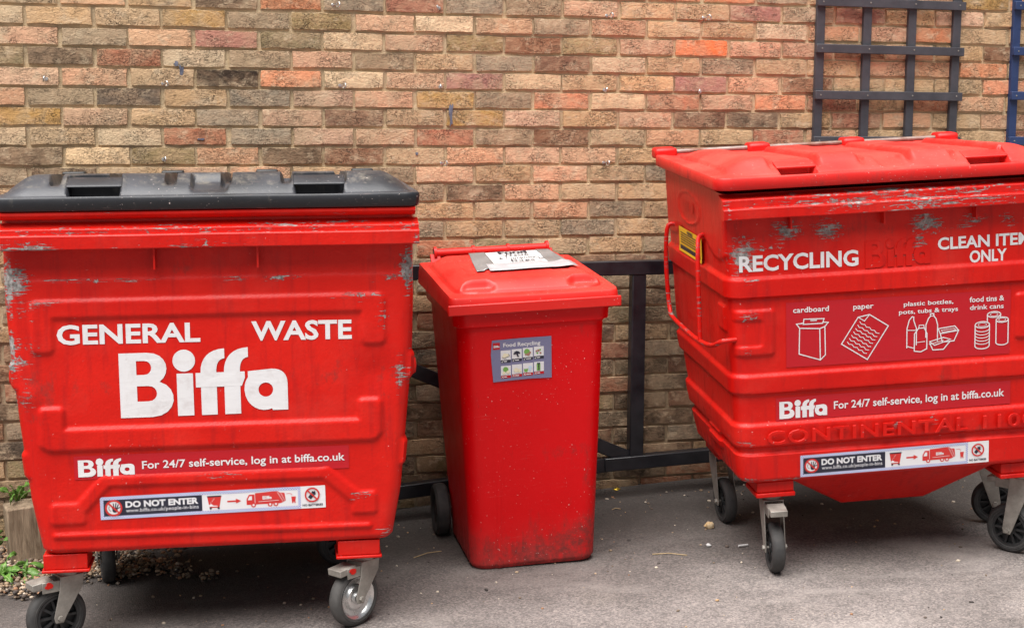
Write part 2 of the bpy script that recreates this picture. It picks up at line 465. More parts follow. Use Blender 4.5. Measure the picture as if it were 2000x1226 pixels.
def m_wood():
    N = NT('weathered_sleeper_wood'); v = N.obj()
    g = N.noise(N.map(v, (9, 9, 1.1)), 7, 7, .66, .8)
    f = N.noise(N.map(v, (30, 30, 2)), 9, 5, .6)
    col = N.mix(N.fr(g, .34, .66), (.13, .090, .055, 1), (.33, .25, .17, 1))
    col = N.mix(N.math('MULTIPLY', N.fr(f, .5, .7), .5), col, (.09, .065, .045, 1))
    return N.done(col, .85, N.bump(N.math('ADD', g, N.math('MULTIPLY', f, .5)), .6, .006))
WOOD = m_wood()

def m_leaf():
    N = NT('dandelion_leaf'); v = N.obj()
    col = N.mix(N.fr(N.noise(v, 30, 4, .6), .35, .65), (.050, .13, .016, 1), (.115, .25, .035, 1))
    N.b.inputs['Transmission Weight'].default_value = 0.0
    N.b.inputs['Subsurface Weight'].default_value = 0.12
    N.b.inputs['Subsurface Radius'].default_value = (.004, .006, .002)
    return N.done(col, .5, N.bump(N.noise(v, 90, 4, .6), .3, .002))
LEAF = m_leaf()
MIDRIB = m_simple('leaf_midrib', (.25, .34, .12, 1), (.34, .40, .18, 1), 40, .5, .1)

# ------------------------------------------------------------------ ground
def G(X, Y):
    return -.07 + .035 * 3 * np.tanh((X - 1.5) / 3) + .04 * 2.5 * np.tanh((Y + 1) / 2.5)

def make_ground():
    xs = np.concatenate([np.linspace(-90, -4, 16)[:-1], np.linspace(-4, 8, 150), np.linspace(8, 90, 16)[1:]])
    ys = np.concatenate([np.linspace(-120, -6, 16)[:-1], np.linspace(-6, .06, 110)])
    X, Y = np.meshgrid(xs, ys)
    Z = G(X, Y)
    near = np.exp(-((X - 1.8) / 5) ** 2) * np.exp(-((Y + 1) / 4) ** 2)
    Z = Z + near * .004 * vnoise(X * 6, Y * 6, 4)
    Z = Z + near * .025 * sstep(-.14, -.01, Y) * (0.7 + .5 * vnoise(X * 9, Y * 3, 8))
    ny, nx = X.shape
    v = np.stack([X.ravel(), Y.ravel(), Z.ravel()], 1)
    idx = np.arange(nx * ny).reshape(ny, nx)
    f = np.stack([idx[:-1, :-1], idx[:-1, 1:], idx[1:, 1:], idx[1:, :-1]], -1).reshape(-1, 4)
    me = bpy.data.meshes.new('ground'); me.from_pydata(v.tolist(), [], f.tolist())
    me.polygons.foreach_set('use_smooth', [True] * len(f)); me.update()
    o = link('ground', me, ASPHALT)
    tag(o, kind='structure')
make_ground()

# ------------------------------------------------------------------ brick wall
PITCH, COURSE, Z0 = .2413, .0729, 1.9327     # Z0 = underside line of course 0
BT = {'T': (186, 152, 114), 'P': (198, 156, 126), 'S': (200, 148, 116), 'O': (202, 126, 90), 'X': (208, 106, 58),
      'R': (166, 102, 78), 'M': (158, 108, 98), 'B': (130, 92, 72), 'D': (104, 88, 74), 'K': (60, 48, 40),
      'G': (146, 128, 106), 'E': (140, 122, 86), 'Y': (176, 136, 76), 'L': (212, 184, 148)}
ROWS = {0: 'GPTDOGRGGPTTMGMTPT', 1: 'LTTYGEPLPGSTTLSSOTT', 2: 'SGPMELPEBEPXSSBSTB', 3: 'EDRLGSGTGBLTGTTSSOG',
        4: 'PSTKOLPMLTTMSBTTTO', 5: 'SGDTGPSYGOLOSORTRST', 6: 'YPTGPBTYPTSBDTRSTS', 7: 'LTLRGPPRGBTSTRSTSTR',
        8: 'DLESDBTSPPTRSTSTRS', 9: 'GDTPSTGPTSTGTTRTSTT', 10: 'TGGGGGGDPTTRGTTTTT', 11: 'GTTGTTRTTSGTTGTTTT',
        12: 'TGTTGRGTTGTRBTTGTT', 13: 'TGTGTTTRETTGTTGTGT'}
rng = random.Random(11)

def brick_mesh(k):
    """a brick seen from its face: uneven outline, worn arrises, face bulged; about 44 triangles"""
    r = random.Random(100 + k)
    L, Hh = .1152, .0312
    nx, nz = 5, 3
    vs, fs = [], []
    for j in range(nz):
        for i in range(nx):
            x = -L + 2 * L * i / (nx - 1); z = -Hh + 2 * Hh * j / (nz - 1)
            eb = (i in (0, nx - 1)) or (j in (0, nz - 1))
            inset = .0022 if eb else 0
            xx = x * (1 - .018 * (i in (0, nx - 1))) + r.uniform(-.0028, .0022)
            zz = z * (1 - .05 * (j in (0, nz - 1))) + r.uniform(-.0026, .0022) * (1 if eb else 2)
            y = -.0045 + r.uniform(-.0010, .0010) + (.0012 if eb else 0) + (.002 if (i in (0, nx - 1) and j in (0, nz - 1)) else 0)
            vs.append((xx, y, zz))
    for j in range(nz - 1):
        for i in range(nx - 1):
            a = j * nx + i; fs.append((a, a + 1, a + nx + 1, a + nx))
    ring = [i for i in range(nx)] + [nx - 1 + nx * j for j in range(1, nz)] + [nx * (nz - 1) + i for i in range(nx - 2, -1, -1)] + [nx * j for j in range(nz - 2, 0, -1)]
    b = len(vs)
    for i in ring:
        x, y, z = vs[i]; vs.append((x * 1.012 + r.uniform(-.0006, .0006), .003, z * 1.035))
    c = len(vs)
    for i in ring:
        x, y, z = vs[i]; vs.append((x * 1.012, .030, z * 1.03))
    n = len(ring)
    for q in range(n):
        p = (q + 1) % n
        fs.append((ring[q], b + q, b + p, ring[p]))
        fs.append((b + q, c + q, c + p, b + p))
    return vs, fs

def make_wall():
    wall = empty('brick_wall', (2, 0, 0))
    tag(wall, 'weathered multicoloured stock brick wall behind the three red bins', 'wall')
    inv = Matrix.Translation((-2, 0, 0))
    variants = []
    for k in range(20):
        vs, fs = brick_mesh(k)
        me = bpy.data.meshes.new('brick'); me.from_pydata(vs, [], fs)
        me.polygons.foreach_set('use_smooth', [True] * len(fs)); me.update(); me.set_sharp_from_angle(angle=R(50))
        me.set_sharp_from_angle(angle=R(28)); me.materials.append(BRICK); variants.append((me, vs, fs))
    cells = []
    for row in range(-22, 31):
        zc = Z0 - COURSE * row + .0365 + .0055
        n0 = -14
        for n in range(-14, 25):
            x0 = (.015 if row % 2 == 0 else -.1055) + PITCH * n
            if x0 < -3.2 or x0 > 7.2: continue
            s = ROWS.get(row)
            if s and 0 <= n + 1 < len(s): c = s[n + 1]
            else: c = rng.choice('TTTTPPSSSGGGERRLLOBDMY' if row < 13 else 'GGGEEDDBBRTGDBGT')
            xc = x0 + PITCH / 2 + rng.uniform(-.003, .003)
            # how much the photograph's viewpoint shows of this brick
            q = cam.matrix_world.inverted() @ Vector((xc, 0, zc))
            px = 1000 + 3000 * q.x / -q.z; py = 613 - 3000 * q.y / -q.z
            inside = -40 < px < 2040 and -20 < py < 960
            hid = (5 < px < 790 and 370 < py) or (px < 5 and py > 390 and py < 560) or (1315 < px and 345 < py) or (870 < px < 1150 and py > 500)
            cells.append((0 if inside and not hid else (2 if not inside else 1), py, xc, zc, c))
    cells.sort(key=lambda t: (t[0], t[1]))
    tintv, allv, allf = [], [], []
    made = 0
    for pr, py, xc, zc, c in cells:
        r, g, b = BT[c]
        j = rng.uniform(.90, 1.08); w = rng.uniform(-5, 5)
        col = lin(min(255, r * j + w), min(255, g * j), min(255, b * j - w))
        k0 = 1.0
        if zc < .80: k0 = .70 + rng.uniform(-.12, .14)          # gap shade painted into the lowest courses, with splash dirt
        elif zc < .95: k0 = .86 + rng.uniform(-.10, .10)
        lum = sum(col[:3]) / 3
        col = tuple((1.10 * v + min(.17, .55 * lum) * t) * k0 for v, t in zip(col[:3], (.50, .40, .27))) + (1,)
        k = rng.randrange(len(variants)); me, vs, fs = variants[k]
        rot = rng.choice((0, 0, math.pi)); tilt = rng.uniform(-.006, .006)
        dz = rng.uniform(-.0014, .0014); dy = rng.uniform(-.0045, .0005)
        if made < 300 and pr < 2:
            o = link('brick', me, None, wall)
            o.location = (xc - 2, dy, zc + dz); o.rotation_euler = (0, tilt + rot, 0)
            if rot: o.rotation_euler = (0, tilt + math.pi, 0)
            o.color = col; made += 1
        else:
            bse = len(allv); ca, sa = math.cos(tilt + rot), math.sin(tilt + rot)
            for x, y, z in vs:
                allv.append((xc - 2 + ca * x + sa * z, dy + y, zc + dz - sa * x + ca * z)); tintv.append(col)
            allf += [tuple(bse + i for i in f) for f in fs]
    me = bpy.data.meshes.new('bricks_beyond'); me.from_pydata(allv, [], allf)
    me.polygons.foreach_set('use_smooth', [True] * len(allf)); me.update(); me.set_sharp_from_angle(angle=R(50))
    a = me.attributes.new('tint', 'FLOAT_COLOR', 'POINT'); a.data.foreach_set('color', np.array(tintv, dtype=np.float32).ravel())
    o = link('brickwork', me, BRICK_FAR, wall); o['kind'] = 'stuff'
    # mortar bed: a thick wall core with an uneven struck face
    xs = np.linspace(-3.4, 7.4, 700); zs = np.linspace(-.35, 3.62, 330)
    X, Z = np.meshgrid(xs, zs)
    ph = ((Z - Z0) / COURSE) % 1.0                # 0 just at the underside line of a course
    Y = .0055 + .0016 * vnoise(X * 40, Z * 60, 3) + .0012 * vnoise(X * 130, Z * 170, 5) - .0045 * sstep(.86, 1.0, ph) * 0 
    v = np.stack([X.ravel() - 2, Y.ravel(), Z.ravel()], 1)
    ny, nx = X.shape; idx = np.arange(nx * ny).reshape(ny, nx)
    f = np.stack([idx[:-1, :-1], idx[:-1, 1:], idx[1:, 1:], idx[1:, :-1]], -1).reshape(-1, 4).tolist()
    b = len(v)
    core = [(-20, .012, -.6), (22, .012, -.6), (22, .25, -.6), (-20, .25, -.6), (-20, .012, 3.6), (22, .012, 3.6), (22, .25, 3.6), (-20, .25, 3.6)]
    v = v.tolist() + core
    f += [tuple(b + i for i in q) for q in ((0, 1, 5, 4), (1, 2, 6, 5), (2, 3, 7, 6), (3, 0, 4, 7), (4, 5, 6, 7))]
    me = bpy.data.meshes.new('mortar'); me.from_pydata(v, [], f)
    me.polygons.foreach_set('use_smooth', [True] * len(f)); me.update(); me.set_sharp_from_angle(angle=R(40))
    link('mortar', me, MORTAR, wall)
    # dabs of blue paint left on the bricks
    for (x, z, w, h, sd) in ((1.487, 1.555, .018, .098, 1), (.448, 1.707, .016, .05, 2), (.43, 1.735, .02, .02, 3), (1.35, 1.40, .012, .016, 4), (.515, 1.455, .028, .008, 6)):
        r = random.Random(sd); n = 14; poly = []
        for i in range(n):
            t = 2 * math.pi * i / n; k = r.uniform(.45, 1.15)
            sx = abs(math.cos(t)) ** .5 * (1 if math.cos(t) > 0 else -1); sz = abs(math.sin(t)) ** .5 * (1 if math.sin(t) > 0 else -1)
            poly.append((x - 2 + sx * w / 2 * k, z + sz * h / 2 * k))
        MB().prism(poly, -.0085, .002).build('paint_dab', BLUE_PAINT, wall)
    return wall
make_wall()

# screw hooks in the wall
def make_hook(x, z, where):
    m = MB()
    m.tube([(0, .01, 0), (0, -.024, 0)], .0028, 8)
    m.tube([(0, -.024 - .010 + .010 * math.cos(t), .010 * math.sin(t)) for t in [i / 14 * 1.75 * math.pi for i in range(15)]], .0026, 8)
    m.lathe([(-.008, .0), (-.008, .007), (-.005, .008), (-.005, .0)], 12)
    o = m.build('wall_hook', CHROME); o.location = (x, 0, z); o.rotation_euler = (0, rng.uniform(-.3, .3), rng.uniform(-.6, .6))
    tag(o, 'steel wall hook, ' + where, 'hook', 'screw hooks in the wall')
for x, z, w in ((.385, 1.985, 'high up at the left, left of the dark brown brick'), (-.035, 1.673, 'leftmost, above the black lid'),
                (.378, 1.66, 'beside the black brick'), (.375, 1.38, 'just above the black lid, left of its middle'),
                (1.02, 1.965, 'in the top row above the orange brick'), (1.44, 1.963, 'in the top row, left of the wall middle'),
                (1.445, 1.66, 'middle row, above the blue paint dab'), (1.045, 1.66, 'middle row, next to the orange brick'),
                (1.447, 1.362, 'lowest row, above the right end of the black lid'), (2.13, 1.95, 'top row, over the gap right of the small bin'),
                (2.55, 1.952, 'top row, nearest the grey trellis'), (2.128, 1.655, 'middle row, over the gap beside the red lid'),
                (2.547, 1.652, 'middle row, nearest the grey trellis'), (2.126, 1.362, 'lowest row, just left of the red lid')):
    make_hook(x, z, w)

# ------------------------------------------------------------------ trellises
def make_trellis(name, mat, xs, zs, ztop, label):
    t = empty(name, (xs[0], -.02, zs[-1]))
    tag(t, label, 'trellis', 'wooden trellises on the wall')
    ox, oz = xs[0], zs[-1]
    for i, x in enumerate(xs):
        bevel(MB().box(x - ox - .019, x - ox + .019, -.004, .015, -.012, ztop - oz, Matrix.Rotation(rng.uniform(-.004, .004), 4, 'Y')).build('upright_batten', mat, t), .002)
    for z in zs:
        M = Matrix.Translation((0, 0, z - oz)) @ Matrix.Rotation(rng.uniform(.000, .007), 4, 'Y')
        bevel(MB().box(-.024, xs[-1] - ox + .030, -.0235, -.0045, -.018, .018, M).build('cross_batten', mat, t), .002)
    for i, x in enumerate(xs):
        for z in zs:
            M = Matrix.Translation((x - ox, -.0235, z - oz))
            MB().lathe([(0, .0035), (-.0012, .003), (-.0016, .0)], 8, M).build('nail_head', STEEL, t)
    return t
make_trellis('garden_trellis', TRELLIS_GREY, [3.078, 3.298, 3.512, 3.726], [2.222 + .197, 2.222, 2.028, 1.836, 1.643, 1.452], 2.45,
             'slate grey painted wooden trellis on the wall above the right hand bin')
make_trellis('garden_trellis', TRELLIS_BLUE, [4.025, 4.240, 4.455, 4.670], [2.230 + .197, 2.230, 2.035, 1.84, 1.648, 1.452], 2.45,
             'bright navy blue wooden trellis cut off by the right edge of the photo')

# ------------------------------------------------------------------ black railing
def make_rail():
    t = empty('railing', (1.6, -.105, 0))
    tag(t, 'low black painted steel railing with diagonal brace in front of the wall', 'railing')
    ox = 1.6
    def part(n, m): bevel(m.build(n, RAIL_BLACK, t), .004)
    part('top_rail', MB().bar((.42 - ox, 0, .944), (3.75 - ox, 0, .938), .05, .058))
    zb = lambda x: .071 + .068 * (x - 1.239) if x < 2.1 else .131 + .03 * (x - 2.107)
    part('bottom_rail', MB().bar((.42 - ox, 0, zb(.42)), (2.107 - ox, 0, zb(2.107)), .05, .056).bar((2.107 - ox, 0, zb(2.107)), (3.75 - ox, 0, zb(3.75)), .05, .056))
    for x in (.46, 2.246, 3.70):
        m = MB().box(x - ox - .03, x - ox + .03, -.022, .022, (-.12 if x != 2.246 else .11), .916)
        part('post', m)
    part('diagonal_brace', MB().bar((.50 - ox, .004, .915), (2.216 - ox, .004, .155), .03, .055))
    for x in (.46, 3.70):
        part('wall_bracket', MB().box(x - ox - .02, x - ox + .02, .0, .115, .80, .84))
make_rail()

# ------------------------------------------------------------------ flat print helpers
def text_mesh(body, weight=.022, spacing=1.0):
    c = bpy.data.curves.new('lettering', 'FONT')
    c.body = body; c.size = 1.0; c.offset = weight; c.resolution_u = 3; c.space_character = spacing
    o = bpy.data.objects.new('lettering', c); COL.objects.link(o)
    dg = bpy.context.evaluated_depsgraph_get(); dg.update()
    me = bpy.data.meshes.new_from_object(o.evaluated_get(dg))
    bpy.data.objects.remove(o, do_unlink=True); bpy.data.curves.remove(c)
    v = np.array([list(p.co) for p in me.vertices]); f = [tuple(p.vertices) for p in me.polygons]
    bpy.data.meshes.remove(me)
    return v[:, :2], f

def fill_mesh(polys):
    """polys: list of closed outlines (list of (u,v)); nested outlines become holes"""
    c = bpy.data.curves.new('print', 'CURVE'); c.dimensions = '2D'; c.fill_mode = 'BOTH'
    for P in polys:
        s = c.splines.new('POLY'); s.points.add(len(P) - 1); s.use_cyclic_u = True
        for p, (u, v) in zip(s.points, P): p.co = (u, v, 0, 1)
    o = bpy.data.objects.new('print', c); COL.objects.link(o)
    dg = bpy.context.evaluated_depsgraph_get(); dg.update()
    me = bpy.data.meshes.new_from_object(o.evaluated_get(dg))
    bpy.data.objects.remove(o, do_unlink=True); bpy.data.curves.remove(c)
    v = np.array([list(p.co) for p in me.vertices]); f = [tuple(p.vertices) for p in me.polygons]
    bpy.data.meshes.remove(me)
    return v[:, :2], f

class Print:
    """collects flat shapes (u right, v up) and lays them on a surface y = surf(x,z) - eps"""
    def __init__(s): s.v = []; s.f = []
    def add(s, v, f):
        b = len(s.v); s.v += [tuple(p) for p in v]; s.f += [tuple(b + i for i in q) for q in f]; return s
    def rect(s, u0, v0, u1, v1):
        nu = max(1, math.ceil(abs(u1 - u0) / .03)); nv = max(1, math.ceil(abs(v1 - v0) / .03))
        vs = [(u0 + (u1 - u0) * i / nu, v0 + (v1 - v0) * j / nv) for j in range(nv + 1) for i in range(nu + 1)]
        return s.add(vs, [(j * (nu + 1) + i, j * (nu + 1) + i + 1, (j + 1) * (nu + 1) + i + 1, (j + 1) * (nu + 1) + i) for j in range(nv) for i in range(nu)])
    def poly(s, *P): return s.add(*fill_mesh(list(P)))
    def disc(s, u, v, r, n=28): return s.add([(u, v)] + [(u + r * math.cos(2 * math.pi * i / n), v + r * math.sin(2 * math.pi * i / n)) for i in range(n)], [(0, i + 1, (i + 1) % n + 1) for i in range(n)])
    def ring(s, u, v, r0, r1, n=32):
        P = [(u + r * math.cos(2 * math.pi * i / n), v + r * math.sin(2 * math.pi * i / n)) for r in (r0, r1) for i in range(n)]
        return s.add(P, [(i, i + n, (i + 1) % n + n, (i + 1) % n) for i in range(n)])
    def line(s, P, w, closed=False):
        """mitred stroke"""
        P = [np.array(p, float) for p in P]; n = len(P); L = []; Rr = []
        for i in range(n):
            a = P[i - 1] if (i > 0 or closed) else None; b = P[(i + 1) % n] if (i < n - 1 or closed) else None
            d1 = (P[i] - a) / (np.linalg.norm(P[i] - a) + 1e-12) if a is not None else None
            d2 = (b - P[i]) / (np.linalg.norm(b - P[i]) + 1e-12) if b is not None else None
            if d1 is None: d1 = d2
            if d2 is None: d2 = d1
            t = d1 + d2; t = t / (np.linalg.norm(t) + 1e-9); nrm = np.array([-t[1], t[0]])
            k = 1 / max(.5, abs(nrm @ np.array([-d1[1], d1[0]])))
            L.append(tuple(P[i] + nrm * w / 2 * k)); Rr.append(tuple(P[i] - nrm * w / 2 * k))
        m = n if closed else n - 1
        return s.add(L + Rr, [(i, n + i, n + (i + 1) % n, (i + 1) % n) for i in range(m)])
    def text(s, body, u, v, width=None, height=None, weight=.022, anchor='l', spacing=1.0):
        """u,v = left (or centre) of baseline; width/height fit the whole inked box"""
        P, f = text_mesh(body, weight, spacing)
        x0, x1 = P[:, 0].min(), P[:, 0].max(); y0, y1 = P[:, 1].min(), P[:, 1].max()
        sx = width / (x1 - x0) if width else height / (y1 - y0)
        sy = height / (y1 - y0) if height else sx
        uu = (P[:, 0] - x0) * sx + (u if anchor == 'l' else u - (x1 - x0) * sx / 2)
        return s.add(np.stack([uu, P[:, 1] * sy + v], 1), f)
    def build(s, name, mat, parent, surf, eps, org=(0, 0), ang=0.0, thick=0.0):
        ca, sa = math.cos(ang), math.sin(ang)
        vs = []
        for u, v in s.v:
            x = org[0] + ca * u - sa * v; z = org[1] + sa * u + ca * v
            vs.append((x, float(surf(x, z)) - eps, z))
        fs = list(s.f)
        me = bpy.data.meshes.new(name)
        # object origin at the print's own corner so that its pattern sits still on it
        ox, oz = org; oy = float(surf(ox, oz)) - eps
        po = Vector((0, 0, 0))
        q = parent
        while q is not None and q.parent is not None:
            po += q.location; q = q.parent
        me.from_pydata([(x - ox, y - oy, z - oz) for x, y, z in vs], [], fs); me.update()
        # all faces must look outwards (-y)
        flip = [p.index for p in me.polygons if p.normal.y > 0]
        if flip:
            fl = set(flip); fs = [tuple(reversed(t)) if i in fl else t for i, t in enumerate(fs)]
            me.clear_geometry(); me.from_pydata([(x - ox, y - oy, z - oz) for x, y, z in vs], [], fs); me.update()
        o = link(name, me, mat, parent)
        o.location = Vector((ox, oy, oz)) - po
        if thick:
            m = o.modifiers.new('thickness', 'SOLIDIFY'); m.thickness = thick; m.offset = -1
        return o

def grid_sheet(u0, v0, u1, v1, nu, nv):
    P = Print(); vs = [(u0 + (u1 - u0) * i / nu, v0 + (v1 - v0) * j / nv) for j in range(nv + 1) for i in range(nu + 1)]
    return P.add(vs, [(j * (nu + 1) + i, j * (nu + 1) + i + 1, (j + 1) * (nu + 1) + i + 1, (j + 1) * (nu + 1) + i) for j in range(nv) for i in range(nu)])

def arc(cu, cv, r, a0, a1, n=10):
    return [(cu + r * math.cos(R(a0 + (a1 - a0) * i / n)), cv + r * math.sin(R(a0 + (a1 - a0) * i / n))) for i in range(n + 1)]

def logo(P, u, v, w, hk=1.0):
    """heavy rounded 'Biffa' wordmark, w wide, lower left corner at u,v"""
    k = w / 702.0
    T = lambda pts: [(u + (x - 495) * k, v + (350 - y) * k * hk) for x, y in pts]
    def cub(p0, p1, p2, p3, n=8):
        return [tuple(np.array(p0) * (1 - t) ** 3 + 3 * np.array(p1) * t * (1 - t) ** 2 + 3 * np.array(p2) * t * t * (1 - t) + np.array(p3) * t ** 3) for t in [i / n for i in range(n + 1)]]
    B = [(495, 350), (495, 74), (610, 74)] + cub((610, 74), (700, 74), (712, 165), (660, 200))[1:] + cub((660, 200), (745, 225), (735, 350), (625, 350))[1:]
    h1 = [(566, 108), (566, 168), (598, 168)] + cub((598, 168), (638, 168), (638, 108), (598, 108))[1:-1] + [(598, 108)]
    h2 = [(566, 216), (566, 282), (612, 282)] + cub((612, 282), (660, 282), (660, 216), (612, 216))[1:-1] + [(612, 216)]
    P.poly(T(B), T(h1), T(h2))
    P.disc(u + (764 - 495) * k, v + (350 - 113) * k * hk, 47 * k)
    P.poly(T([(732, 350), (732, 168), (800, 168), (800, 350)]))
    ff = [(832, 350), (832, 230), (811, 230), (811, 168), (832, 168)] + cub((832, 168), (832, 105), (868, 68), (934, 66))[1:] + \
         [(934, 108)] + cub((934, 108), (905, 112), (898, 135), (898, 168))[1:] + [(930, 168)] + cub((930, 168), (930, 105), (966, 66), (1033, 64))[1:] + \
         [(1033, 106)] + cub((1033, 106), (1004, 110), (997, 135), (997, 168))[1:] + [(1017, 168), (1017, 196), (1003, 230), (997, 230), (997, 350), (930, 350), (930, 230), (898, 230), (898, 350)]
    P.poly(T(ff))
    a = [(1030, 168), (1130, 160)] + cub((1130, 160), (1175, 160), (1197, 185), (1197, 225))[1:] + [(1197, 340), (1132, 340), (1128, 332)] + \
        cub((1128, 332), (1085, 352), (1018, 325), (1014, 250))[1:] + cub((1014, 250), (1014, 220), (1022, 205), (1030, 195))[1:]
    P.poly(T(a), T([(1104 + 31 * math.cos(t), 250 + 31 * math.sin(t)) for t in [2 * math.pi * i / 20 for i in range(20)]]))
    return P

def entry_sticker(parent, surf, org, ang, W, Hh, eps=.0022):
    """the long DO NOT ENTER / NO BATTERIES safety sticker"""
    s = W / 1694.0; hk = Hh / 172.0
    U = lambda x: (x - 218) * s
    V = lambda y: y * hk                 # y measured up from the lower edge, in the same units (0..172)
    base = Print().rect(0, 0, W, Hh).build('sticker', WHITE, parent, surf, eps, org, ang)
    base['label'] = 'long white safety sticker with blue chequered border'
    def pr(name, P, mat, lvl): return P.build(name, mat, base, surf, eps + .0006 * lvl, org, ang)
    ck = Print()
    x1 = U(1722)
    t = 25 * s
    ck.rect(0, 0, x1, t).rect(0, Hh - t, x1, Hh).rect(0, t, t, Hh - t).rect(x1 - t * .8, t, x1, Hh - t)
    pr('chequered_border', ck, CHECK, 1)
    pr('black_panel', Print().rect(t, t, U(975), Hh - t), NAVY, 1)
    P = Print().text('DO NOT ENTER', U(405), V(86), U(948) - U(405), 50 * hk, .045)
    P.text('www.biffa.co.uk/people-in-bins', U(408), V(48), U(948) - U(408), 37 * hk, .004, spacing=1.06)
    P.disc(U(317), V(86), 50 * s)
    pr('lettering', P, WHITE, 2)
    # hand behind the prohibition ring
    hp = Print()
    for i, (a, ln) in enumerate(((112, 34), (95, 42), (80, 44), (64, 38), (20, 30))):
        bx, by = U(328) + (i - 2) * 9 * s * (1 if i < 4 else .6), V(80)
        hp.line([(bx, by), (bx + ln * s * math.cos(R(a)), by + ln * s * math.sin(R(a)))], 8 * s)
    hp.disc(U(326), V(70), 20 * s, 14)
    hp.line([(U(288), V(100)), (U(280), V(88)), (U(284), V(72)), (U(298), V(62))], 4 * s)
    pr('hand_symbol', hp, NAVY, 3)
    rg = Print().ring(U(317), V(86), 51 * s, 64 * s)
    rg.line([(U(317) - 40 * s, V(86) + 40 * s), (U(317) + 40 * s, V(86) - 40 * s)], 12 * s)
    pr('prohibition_ring', rg, VRED2, 4)
    rg = Print().ring(U(1811), V(104), 46 * s, 58 * s)
    rg.line([(U(1811) - 36 * s, V(104) + 36 * s), (U(1811) + 36 * s, V(104) - 36 * s)], 11 * s)
    pr('prohibition_ring', rg, VRED2, 4)
    # red bin, arrow, lorry, second bin
    ic = Print()
    ic.poly([(U(1015), V(128)), (U(1030), V(44)), (U(1104), V(44)), (U(1120), V(128))])
    ic.rect(U(1165), V(81), U(1232), V(93)); ic.poly([(U(1230), V(106)), (U(1230), V(68)), (U(1270), V(87))])
    ic.poly([(U(1310), V(52)), (U(1310), V(95)), (U(1330), V(130)), (U(1372), V(130)), (U(1372), V(52))])
    ic.poly([(U(1376), V(60)), (U(1376), V(140)), (U(1400), V(140)), (U(1510), V(146)), (U(1548), V(146)), (U(1560), V(136)), (U(1600), V(130)), (U(1608), V(70)), (U(1570), V(52)), (U(1376), V(52))])
    ic.line([(U(1615), V(120)), (U(1632), V(124)), (U(1650), V(120)), (U(1658), V(108))], 4 * s)
    ic.poly([(U(1650), V(98)), (U(1655), V(58)), (U(1680), V(58)), (U(1686), V(98))])
    for x in (1362, 1488, 1532): ic.disc(U(x), V(48), 19 * s, 18)
    ic.disc(U(1660), V(52), 6 * s, 10); ic.disc(U(1678), V(52), 6 * s, 10)
    pr('pictograms', ic, VRED2, 1)
    w2 = logo(Print(), U(1432), V(88), 68 * s)
    for x in (1362, 1488, 1532): w2.disc(U(x), V(48), 9 * s, 12)
    w2.poly([(U(1318), V(88)), (U(1334), V(118)), (U(1352), V(118)), (U(1352), V(88))])
    w2.line([(U(1400), V(72)), (U(1555), V(76))], 3 * s); w2.line([(U(1545), V(140)), (U(1588), V(64))], 3 * s); w2.line([(U(1567), V(140)), (U(1600), V(72))], 3 * s)
    w2.poly([(U(1026), V(66)), (U(1042), V(76)), (U(1060), V(62)), (U(1090), V(60)), (U(1090), V(54)), (U(1030), V(54))])
    for x, y in ((1040, 84), (1052, 94), (1058, 106), (1066, 114)): w2.disc(U(x), V(y), 3.2 * s, 8)
    pr('pictogram_highlights', w2, WHITE, 2)['kind'] = 'stuff'
    bk = Print().rect(U(1014), V(128), U(1122), V(137)).disc(U(1038), V(40), 9 * s, 12).disc(U(1098), V(40), 9 * s, 12)
    c, sn = math.cos(R(50)), math.sin(R(50))
    def rot(pts): return [(U(1811) + (x * c - y * sn) * s, V(104) + (x * sn + y * c) * s) for x, y in pts]
    bk.poly(rot([(-34, -14), (8, -14), (8, 14), (-34, 14)])); bk.poly(rot([(10, -17), (26, -17), (26, -7), (34, -7), (34, 7), (26, 7), (26, 17), (10, 17)]))
    bk.text('NO BATTERIES', U(1735), V(18), U(1890) - U(1735), 17 * hk, .03)
    pr('black_symbols', bk, NAVY, 2)['kind'] = 'stuff'
    return base

def self_service_banner(parent, surf, org, ang, W, Hh, lw, tx0, tx1, eps=.0018):
    P = grid_sheet(0, 0, W, Hh, 40, 4)
    wr = lambda x, z: surf(x, z) - .0012 * (vnoise(np.array(x * 60.), np.array(z * 90.), 31) + 1) * .5
    b = P.build('banner_sticker', VRED, parent, wr, eps, org, ang)
    b['label'] = 'crimson banner sticker with white self-service lettering'
    L = logo(Print(), .012, .008, lw, (Hh - .012) / lw * 702 / 290 * .9)
    L.build('wordmark', WHITE, b, surf, eps + .0022, org, ang)
    t = Print().text('For 24/7 self-service, log in at biffa.co.uk', tx0, Hh * .36, tx1 - tx0, Hh * .44, .015)
    t.build('lettering', WHITE, b, surf, eps + .0022, org, ang)
    return b

